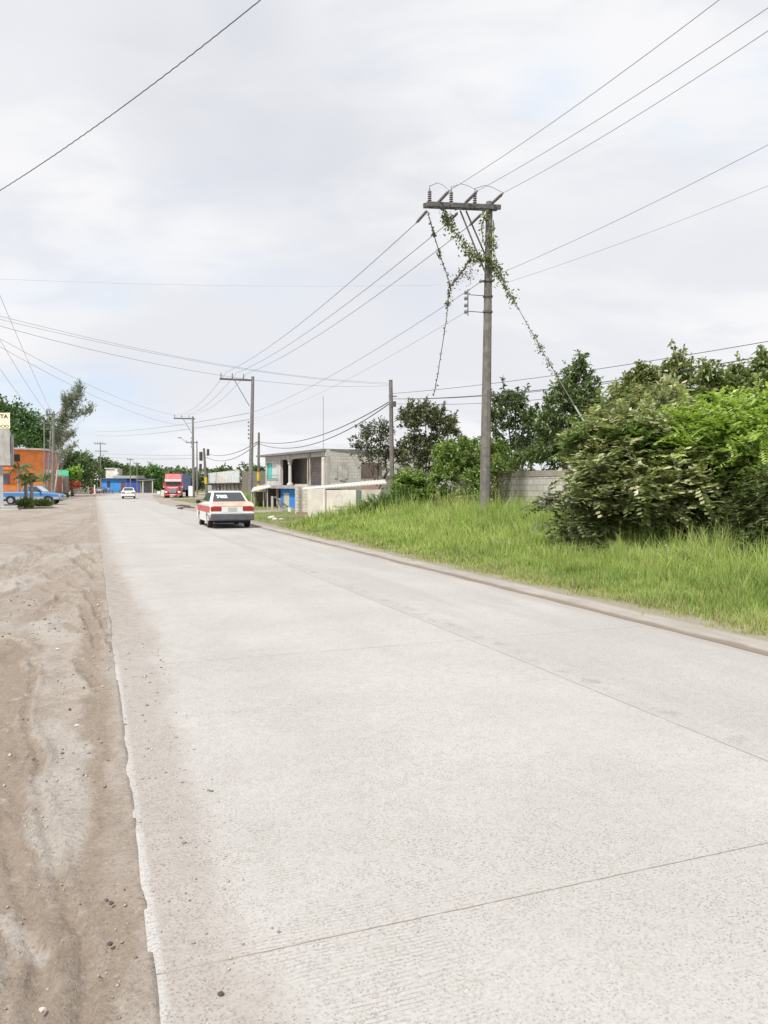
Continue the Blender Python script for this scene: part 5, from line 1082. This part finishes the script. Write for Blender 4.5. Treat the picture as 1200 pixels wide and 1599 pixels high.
    if taxi:
        for s in (-1, 1):
            m = MB(); x0, x1 = (s*.826, s*.830) if s > 0 else (-.830, -.826)
            for y0, y1 in ((-r+.03, r-.35),): m.box(x0, x1, y0, y1, .60, .83)
            m.build('red_band', RPAINT, o)
        MB().quad((-.74, -r+.09, .967), (.74, -r+.09, .967), (.74, -r+.62, 1.0), (-.74, -r+.62, 1.0), .02).build('boot_lid', SALM, o, bevel=.006)
        MB().quad((-.74, -r-.004, .84), (.74, -r-.004, .84), (.74, -r+.07, .952), (-.74, -r+.07, .952), .01).build('boot_lip', SALM, o)
        q0, q1, q3 = back[0], back[1], back[3]; X_ = (q1-q0).normalized(); Z_ = (q1-q0).cross(q3-q0).normalized(); Y_ = Z_.cross(X_); c0 = (q0.lerp(q1, .17)).lerp(q3.lerp(back[2], .17), .36)+Z_*.03
        M = Matrix(((X_.x, Y_.x, Z_.x, c0.x), (X_.y, Y_.y, Z_.y, c0.y), (X_.z, Y_.z, Z_.z, c0.z), (0, 0, 0, 1))); tx_ = text('762', .25, plain('sticker_white', (.85, .85, .85), .6), rwn, M, 'number_sticker', bold=.018, sx=1.05)
        MB().box(-.60, .60, -r+.98, -r+1.2, .97, 1.06).build('parcel_shelf', BLACK, o)
    return o
def heading(): return TH
g_ = B(335, 28.9); sedan('taxi', 'white and red taxi with a number sticker on its rear window driving away', (g_.x, g_.y+1.7, .015), TH-R(.5), WPAINT, 2.12, True)
g_ = B(201.5, 99); sedan('white_car', 'small white car far down the road, seen from behind', (g_.x, g_.y, .015), TH-R(4), WPAINT, 2.1)
g_ = B(159, 165); sedan('grey_car', 'dark grey green hatchback parked at the left end of the blue house', (g_.x, g_.y, .02), R(8), paint('car_greygreen', (.10, .13, .125), .35, 0, .1), 2.0)
# pickup, side on
pk = thing('pickup_truck', 'blue and silver pickup parked side on before the orange house', 'pickup', B(53, 67, .0), R(-86)); BPT = bsdf_mat('car_blue', lambda t, b: setc(t, b, (.07, .20, .42), .3)); SIL = bsdf_mat('car_silver', lambda t, b: setc(t, b, (.42, .44, .45), .35, .3))
rr, ff = -1.62, 1.55
prof = [(-2.5, .45), (-2.5, 1.05), (-2.45, 1.10), (-.55, 1.10), (1.05, 1.08), (1.5, 1.03), (2.3, .92), (2.45, .80), (2.48, .45), (ff+.42, .42)]+[(ff+.42*math.cos(math.pi*k/9), .40+.40*math.sin(math.pi*k/9)) for k in range(10)]+[(ff-.42, .38), (rr+.42, .38)]+[(rr+.42*math.cos(math.pi*k/9), .40+.40*math.sin(math.pi*k/9)) for k in range(10)]+[(rr-.42, .42)]
vs, fs = profile_body(prof, .86); MB().add(vs, fs).build('body', BPT, pk, bevel=.02)
F8 = frustum(-.72, 1.15, 1.08, -.55, .42, 1.62, .78, .62); m = MB(); m.add(F8, [(0, 1, 5, 4), (1, 2, 6, 5), (2, 3, 7, 6), (3, 0, 4, 7), (4, 5, 6, 7), (3, 2, 1, 0)]); m.build('cab', BPT, pk, bevel=.03)
right = (F8[1], F8[2], F8[6], F8[5]); left = (F8[3], F8[0], F8[4], F8[7])
for f0, f1 in ((.05, .28), (.33, .92)): pane(pk, 'side_window', right, f0, f1, .1, .88, .012, GLASS); pane(pk, 'side_window', left, 1-f1, 1-f0, .1, .88, .012, GLASS)
pane(pk, 'windscreen', (F8[2], F8[3], F8[7], F8[6]), .06, .94, .08, .92, .012, bsdf_mat('bright_glass', lambda t, b: setc(t, b, (.45, .47, .48), .08))); pane(pk, 'rear_window', (F8[0], F8[1], F8[5], F8[4]), .1, .9, .1, .85, .012, GLASS)
for s in (-1, 1):
    x0, x1 = (.862, .868) if s > 0 else (-.868, -.862)
    MB().box(x0, x1, rr+.42, ff-.42, .45, .68).box(x0, x1, ff+.42, 2.42, .48, .68).box(x0, x1, -2.45, rr-.42, .48, .68).build('silver_panel', SIL, pk)
    for y in (rr, ff): wheel(pk, s*.85, y, .36, .22, (.45, .45, .45))
    MB().box(min(s*.86, s*1.08), max(s*.86, s*1.08), .78, .9, 1.08, 1.28).build('mirror', BLACK, pk, bevel=.03)
    MB().box(min(s*.5, s*.82), max(s*.5, s*.82), 2.40, 2.50, .68, .82).build('headlight', plain('lamp_clear', (.6, .6, .6), .15), pk)
MB().box(-.85, .85, 2.42, 2.62, .38, .60).build('front_bumper', CHROME, pk, bevel=.04); MB().box(-.85, .85, -2.66, -2.48, .42, .62).build('rear_bumper', CHROME, pk, bevel=.04)
MB().box(-.74, .74, -2.4, -.8, 1.095, 1.112).build('bed', plain('bed_dark', (.05, .055, .06), .8), pk); MB().box(-.6, .6, -2.3, 2.3, .3, .5).build('chassis', plain('under_black', (.02, .02, .02), .9), pk)
# red tractor unit, nose to the camera (-y)
tk = thing('semi_truck', 'red bonneted tractor truck with a tall roof fairing parked nose first on the right shoulder', 'truck', B(270, 105), R(12)); TR = bsdf_mat('truck_red', lambda t, b: setc(t, b, t.mix(t.ramp(t.noise(obj_co(t), 1.5, 4), .3, .7), (.46, .07, .075), (.56, .12, .12)), .35)); PKW = plain('pale_pink_paint', (.80, .66, .66), .4)
m = MB(); m.prism([(-1.2, 1.6), (1.2, 1.6), (1.2, 3.9), (-1.2, 3.9)], .75, 2.35); m.build('cab', TR, tk, bevel=.06)
m = MB(); m.add([(-1.2, 1.62, 2.352), (1.2, 1.62, 2.352), (1.2, 3.9, 2.352), (-1.2, 3.9, 2.352), (-1.17, 2.35, 3.5), (1.17, 2.35, 3.5), (1.17, 3.9, 3.55), (-1.17, 3.9, 3.55)], [(0, 1, 5, 4), (1, 2, 6, 5), (2, 3, 7, 6), (3, 0, 4, 7), (4, 5, 6, 7), (3, 2, 1, 0)]); m.build('roof_fairing', TR, tk, bevel=.07)
m = MB(); m.add([(-.78, .2, .8), (.78, .2, .8), (.95, 1.6, .8), (-.95, 1.6, .8), (-.72, .3, 1.42), (.72, .3, 1.42), (.95, 1.6, 1.68), (-.95, 1.6, 1.68)], [(0, 1, 5, 4), (1, 2, 6, 5), (2, 3, 7, 6), (3, 0, 4, 7), (4, 5, 6, 7), (3, 2, 1, 0)]); m.build('bonnet', TR, tk, bevel=.08)
MB().box(-.70, .70, .24, .5, 1.40, 1.50).build('bonnet_lip', PKW, tk, bevel=.03)
gl = MB().box(-.55, .55, .12, .22, .68, 1.36).build('grille', CHROME, tk, bevel=.04)
for k in range(7): MB().box(-.48+k*.15, -.43+k*.15, .10, .119, .72, 1.32).build('bar', plain('grille_dark', (.12, .12, .13), .4), gl)
MB().box(-1.18, 1.18, 1.25, 1.62, 2.36, 2.70).build('visor', PKW, tk, bevel=.03)
ws = MB().quad((-1.0, 1.56, 1.78), (1.0, 1.56, 1.78), (1.02, 1.59, 2.30), (-1.02, 1.59, 2.30), .01).build('windscreen', GLASS, tk); MB().box(-.02, .02, 1.53, 1.56, 1.78, 2.3).build('divider', TR, ws)
MB().box(-1.2, 1.2, -.05, .14, .30, .58).build('bumper', TR, tk, bevel=.05); MB().box(-.4, .4, -.07, -.051, .36, .5).build('bumper_plate', PKW, tk)
for s in (-1, 1):
    m = MB(); m.box(min(s*.72, s*1.2), max(s*.72, s*1.2), .15, 1.5, .62, 1.02); m.build('fender', TR, tk, bevel=.12)
    MB().box(min(s*.74, s*1.1), max(s*.74, s*1.1), .09, .149, .72, .95).build('headlight', plain('lamp_white', (.8, .78, .76), .15), tk, bevel=.02)
    MB().box(min(s*1.25, s*1.42), max(s*1.25, s*1.42), 1.5, 1.6, 1.55, 2.25).build('mirror', TR, tk, bevel=.03); MB().tube([(s*1.2, 1.6, 2.0), (s*1.3, 1.55, 2.0)], .03, 5).build('mirror_arm', STEEL, tk)
    MB().box(min(s*1.21, s*1.4), max(s*1.21, s*1.4), 1.2, 1.35, 1.5, 1.62).build('side_lamp', plain('lamp_white', (.8, .78, .76), .15), tk)
    wheel(tk, s*1.15, .75, .46, .28); wheel(tk, s*1.2, 4.8, .5, .5); MB().tube([(s*.95, 2.0, .62), (s*.95, 3.4, .62)], .30, 12).build('fuel_tank', CHROME, tk)
    MB().tube([(s*1.12, 4.0, .8), (s*1.12, 4.0, 3.3)], .07, 8).build('exhaust_stack', CHROME, tk)
MB().box(-.45, .45, .6, 5.6, .5, .74).build('chassis', BLACK, tk)
tl = thing('trailer', 'blue box trailer behind the red tractor truck', 'trailer', B(273.5, 111), R(9)); TB = corrugated('trailer_blue', (.08, .15, .33), .35, .15)
MB().box(-1.25, 1.25, 0.2, 11, 1.05, 3.35).build('box', TB, tl, bevel=.02); MB().box(-.5, .5, .5, 10.5, .7, 1.04).build('frame', BLACK, tl)
for y in (8.6, 9.9):
    for s in (-1, 1): wheel(tl, s*1.2, y, .5, .5)
bx = thing('barrier', 'orange red crate standing at the left front wheel of the truck', 'barrier', B(259.5, 105.5)); MB().box(-.3, .2, 0, .5, .05, .75).build('panel', paint('orange_plastic', (.6, .16, .10), .6), bx, bevel=.03); MB().box(-.35, .25, -.05, .55, 0, .049).build('base', BLACK, bx)
for px_, Y_, ww, hh, lab in ((254.5, 118, .25, .95, 'white cabinet standing left of the truck'), (248, 150, .3, .55, 'small white crate in the grass left of the truck, farther one')):
    c_ = thing('cabinet', lab, 'cabinet', B(px_, Y_)); MB().box(-ww, ww, 0, .6, .05, hh).build('case', plain('bucket_white', (.78, .80, .8), .4), c_, bevel=.02); MB().box(-ww*.9, -.02, -.02, -.001, .1, hh*.92).build('door', plain('door_offwhite', (.65, .66, .66), .5), c_)
mc = thing('motorcycle', 'motorcycle parked between the grey car and the blue wall', 'motorcycle', B(173, 170), R(60))
for y in (-.62, .62): 
    t_ = MB().tube([(-.05, y, .3), (.05, y, .3)], .3, 14).build('wheel', BLACK, mc); MB().tube([(-.06, y, .3), (.06, y, .3)], .16, 10).build('hub', CHROME, t_)
MB().tube([(0, -.62, .3), (0, -.1, .55), (0, .4, .7), (0, .62, .3)], .06, 6).build('frame', STEEL, mc); MB().box(-.13, .13, -.05, .35, .72, .92).build('tank', plain('tank_red', (.4, .06, .05), .3), mc, bevel=.05)
MB().box(-.12, .12, -.6, -.06, .74, .82).build('seat', BLACK, mc, bevel=.03); MB().tube([(-.35, .35, 1.02), (0, .42, .98), (.35, .35, 1.02)], .02, 5).build('handlebar', CHROME, mc); MB().tube([(0, .5, .88), (0, .6, .88)], .09, 8).build('headlight', plain('lamp_white', (.8, .78, .76), .15), mc)

tk.scale = (.94, .94, .94)
# ---------------- far and left vegetation
def ftree(label, px, Y_, lobes, n, c1, c2, seed, L=.5, per=8, tl=1.0, group=None, Wd=None, name='broadleaf_tree', cat='tree', trunk=.22, **k):
    return tree(name, label, cat, px, Y_, lobes, n, per, tl, 'simple', L, Wd or L*.55, tuple(q*1.25 for q in c1), tuple(q*1.3 for q in c2), strag=int(n/16), sup=.4, slen=1.4, seed=seed, trunk=trunk, shell=.6, upb=.2, cv=.2, twigs=4, group=group, **k)
ftree('big domed dark green tree rising behind the orange house', 30, 122, [LB(-30, 675, 122, 55, 50, 4), LB(18, 665, 122, 36, 34, 3.5), LB(50, 675, 121, 28, 28, 3), LB(72, 690, 120, 19, 26, 2.5), LB(84, 705, 119, 12, 22, 2), LB(30, 700, 119, 45, 30, 3)], 1100, (.035, .075, .03), (.09, .17, .05), 51, .55, 10, 1.3)
def feathery(label, px, Y_, lines, n, seed, name='feathery_pine'):
    lobes = []
    for pts, rad in lines:
        for (x0, y0), (x1, y1) in zip(pts[:-1], pts[1:]):
            for k in range(4): f = k/4; q = 1-.0*f; lobes.append(LB(x0+(x1-x0)*f, y0+(y1-y0)*f, Y_, rad, rad*.8, rad/1200*Y_))
    return tree(name, label, 'tree', px, Y_, lobes, n, 14, 1.0, 'simple', .5, .10, (.14, .17, .12), (.30, .33, .26), seed=seed, trunk=.14, shell=.2, upb=.5, cv=.15, twigs=1, droop=.1, trunk_h=3.5, bark=PALEBARK, limb=.1)
feathery('wispy grey green tree leaning right over the poles by the orange house', 84, 88, [([(86, 700), (92, 670), (105, 640), (118, 615), (129, 600)], 4.2), ([(90, 690), (82, 660), (76, 648)], 3.5), ([(92, 685), (108, 655), (130, 646), (147, 637)], 2.2), ([(98, 665), (105, 630), (100, 620)], 3), ([(92, 665), (100, 650), (112, 625)], 4.5), ([(112, 650), (120, 625), (129, 612)], 3)], 270, 52)
feathery('low wispy tree reaching right above the dark trees past the pink house', 92, 112, [([(92, 712), (104, 706), (121, 692)], 3.2), ([(98, 690), (108, 680), (116, 675)], 2.8)], 80, 53)
ftree('dark tree past the pink house with an uneven crown', 112, 128, [LB(106, 718, 128, 16, 11, 2), LB(125, 722, 128, 14, 12, 2), LB(108, 735, 126, 14, 12, 2), LB(128, 740, 125, 15, 22, 2), LB(140, 745, 128, 10, 16, 1.5)], 420, (.05, .085, .035), (.12, .17, .065), 54, .5, 9, .9)
ftree('greyish tree between the dark tree and the distant double crossarm pole', 143, 150, [LB(143, 728, 150, 9, 9, 1.5), LB(134, 715, 150, 8, 6, 1.5), LB(150, 740, 150, 8, 10, 1.5)], 170, (.07, .10, .05), (.15, .19, .09), 55, .5)
ftree('bright yellow green leafy tree over the grey plank fence', 114, 118, [LB(112, 744, 118, 11, 8, 1.2), LB(118, 738, 118, 7, 5, 1), LB(105, 750, 118, 6, 5, .8)], 190, (.16, .27, .05), (.27, .40, .09), 56, .42, 9, .7)
ftree('red flowering shrub under the yellow green tree', 117, 114, [LB(116, 757, 114, 7, 4, .7), LB(122, 760, 114, 5, 3, .5)], 60, (.35, .05, .04), (.45, .16, .10), 57, .28, 8, .5, name='flowering_shrub', cat='shrub', trunk=.05)
def palm(label, px, Y_, h, nf, fl, c1, c2, seed, tr=.13, group=None, bend=0):
    rg = np.random.default_rng(seed); b0 = B(px, Y_); o = thing('palm_tree', label, 'palm', b0, 0, group); vs = []; cols = []
    MB().tube([(0, 0, -.1), (bend*.5, 0, h*.5), (bend, 0, h)], [tr*1.2, tr, tr*.9], 8).build('trunk', PALEBARK, o, smooth=True)
    for k in range(nf):
        a = 6.28*k/nf+rg.normal(0, .2); el = rg.uniform(.1, 1.15); dx = Vector((math.cos(a)*math.cos(el), math.sin(a)*math.cos(el), math.sin(el))); p = Vector((bend, 0, h)); side = Vector((-math.sin(a), math.cos(a), 0)); n_ = 16
        for j in range(n_):
            f = j/n_; dv = (dx+Vector((0, 0, -1.5*f*f))).normalized(); p = p+dv*fl/n_
            for sgn in (-1, 1):
                ld = (side*sgn*.8+dv*.5+Vector((0, 0, -.45))).normalized()*fl*.36*(1.1-abs(f-.45)); w_ = dv*fl*.04
                vs.append([p-w_, p+ld*.5-w_*.7, p+ld, p+ld*.5+w_*.9]); cols.append(1)
    v = np.array([[tuple(q) for q in f] for f in vs]); np_mesh('crown', v, 4, vary(c1, len(v), rg, .2, c2), GLOSSLEAF, o); return o
palm('small young palm with a pale trunk before the blue pickup, left one of the pair', 41, 57, 2.0, 10, 1.0, (.06, .13, .035), (.15, .24, .06), 61, group='young palms before the blue pickup')
palm('small young palm with a pale trunk before the blue pickup, right one of the pair', 50, 56, 1.9, 10, 1.0, (.055, .12, .035), (.16, .25, .06), 62, group='young palms before the blue pickup')
palm('ragged young palm near the orange wall behind the pickup', 70, 72, 2.2, 11, 1.1, (.06, .12, .035), (.15, .20, .06), 63)
palm('palm with drooping fronds half hiding the orange house window', 30, 78, 3.4, 13, 1.6, (.05, .09, .035), (.14, .19, .06), 64)
palm('distant palm silhouette above the shop row, dark one', 382, 150, 5.6, 12, 1.3, (.06, .08, .045), (.12, .14, .08), 65, tr=.12)
palm('distant yellowish palm top above the white parapet', 361, 150, 3.9, 14, 1.6, (.14, .17, .06), (.22, .24, .09), 66)
def strip(label, px, Y_, rx, h, n, seed): 
    tree('weedy_shrub', label, 'shrub', px, Y_, [LB(px, 759+(1.6-h*.45)/Y_*1200, Y_, rx, h/Y_*600, .6)], n, 12, .4, 'simple', .3, .05, (.10, .16, .04), (.24, .30, .09), seed=seed, trunk=.02, trunk_h=.1, shell=.3, upb=.7)
strip('grassy clump at the foot of the young palms', 41, 55, 9, .5, 130, 71); strip('low grass hedge before the pickup front wheel', 66, 58, 14, .35, 130, 72); strip('weeds at the foot of the grey gate pillar', 102, 101, 7, .5, 60, 73)
# the far tree line: each tree by itself
row = [(108, 726, 205, 10), (160, 718, 215, 11), (172, 722, 230, 9), (186, 725, 225, 9), (199, 727, 230, 8), (212, 730, 235, 9), (166, 745, 212, 12), (152, 737, 205, 8)]
labs = ['distant tree over the dark tree past the pink house', 'distant flat topped tree right of the double crossarm pole', 'distant round tree over the left end of the blue house', 'distant tree over the middle of the blue house', 'distant tree behind the thin pole before the blue house', 'distant tree right of the thin poles', 'pale green low tree behind the white board', 'distant tree left of the double crossarm pole']
for k, ((px_, y_, Y_, r_), lab) in enumerate(zip(row, labs)):
    ftree(lab, px_, Y_, [LB(px_, y_+8, Y_, r_, 8, 1.6), LB(px_-r_*.5, y_+16, Y_, r_*.9, 10, 1.6), LB(px_+r_*.6, y_+18, Y_, r_, 12, 1.8)], 150, (.05, .085, .035), (.13, .18, .07), 80+k, .75, 8, 1.0, group='distant trees beyond the bend', trunk=.25)
ftree('large rounded green tree between the blue house and the red truck', 240, 208, [LB(240, 740, 208, 14, 11, 3), LB(230, 748, 210, 10, 10, 2.5), LB(250, 750, 208, 12, 12, 2.5), LB(245, 760, 206, 16, 8, 2)], 620, (.05, .11, .035), (.13, .24, .06), 91, .55, 9, 1.1)
ftree('second green tree behind the right end of the blue house', 222, 200, [LB(218, 742, 200, 14, 10, 3), LB(206, 748, 205, 14, 8, 2)], 260, (.06, .11, .04), (.14, .22, .07), 92, .65)
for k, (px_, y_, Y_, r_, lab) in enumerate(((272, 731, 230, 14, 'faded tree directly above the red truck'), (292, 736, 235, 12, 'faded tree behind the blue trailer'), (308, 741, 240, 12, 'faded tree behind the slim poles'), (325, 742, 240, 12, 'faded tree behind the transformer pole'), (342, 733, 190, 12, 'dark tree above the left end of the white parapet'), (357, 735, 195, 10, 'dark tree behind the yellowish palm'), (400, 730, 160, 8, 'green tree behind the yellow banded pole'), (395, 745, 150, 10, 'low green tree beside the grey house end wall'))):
    c1, c2 = ((.09, .13, .075), (.17, .21, .13)) if k < 4 else ((.045, .08, .035), (.12, .17, .07))  # first four trees: distance haze put into the leaf colours
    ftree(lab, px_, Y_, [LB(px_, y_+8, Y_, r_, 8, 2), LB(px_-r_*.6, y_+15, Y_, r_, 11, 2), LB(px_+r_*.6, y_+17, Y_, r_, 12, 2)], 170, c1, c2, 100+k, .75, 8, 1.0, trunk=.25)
# woods closing the horizon
rg = np.random.default_rng(5); K = 5200
t_ = np.r_[rg.uniform(-260, 330, K)]; yy = 262+rg.random(K)*22; hh = 5.6+3.2*fbm(t_*.05, t_*0, 3, 9); zz3 = rg.random(K)**.7*hh
v, ci = sprays(np.stack([t_, yy, zz3], -1), nrmz(rg.normal(0, 1, (K, 3))+np.array([0, -.5, .3])), rg, 9, 1.6, 'simple', 1.3, .8)
wd = np_mesh('far_woods', v, 4, vary((.06, .095, .045), len(v), rg, .22, (.13, .18, .08)), LEAF); tag(wd, 'distant mass of woods closing the horizon behind the houses', 'woods', kind='stuff')
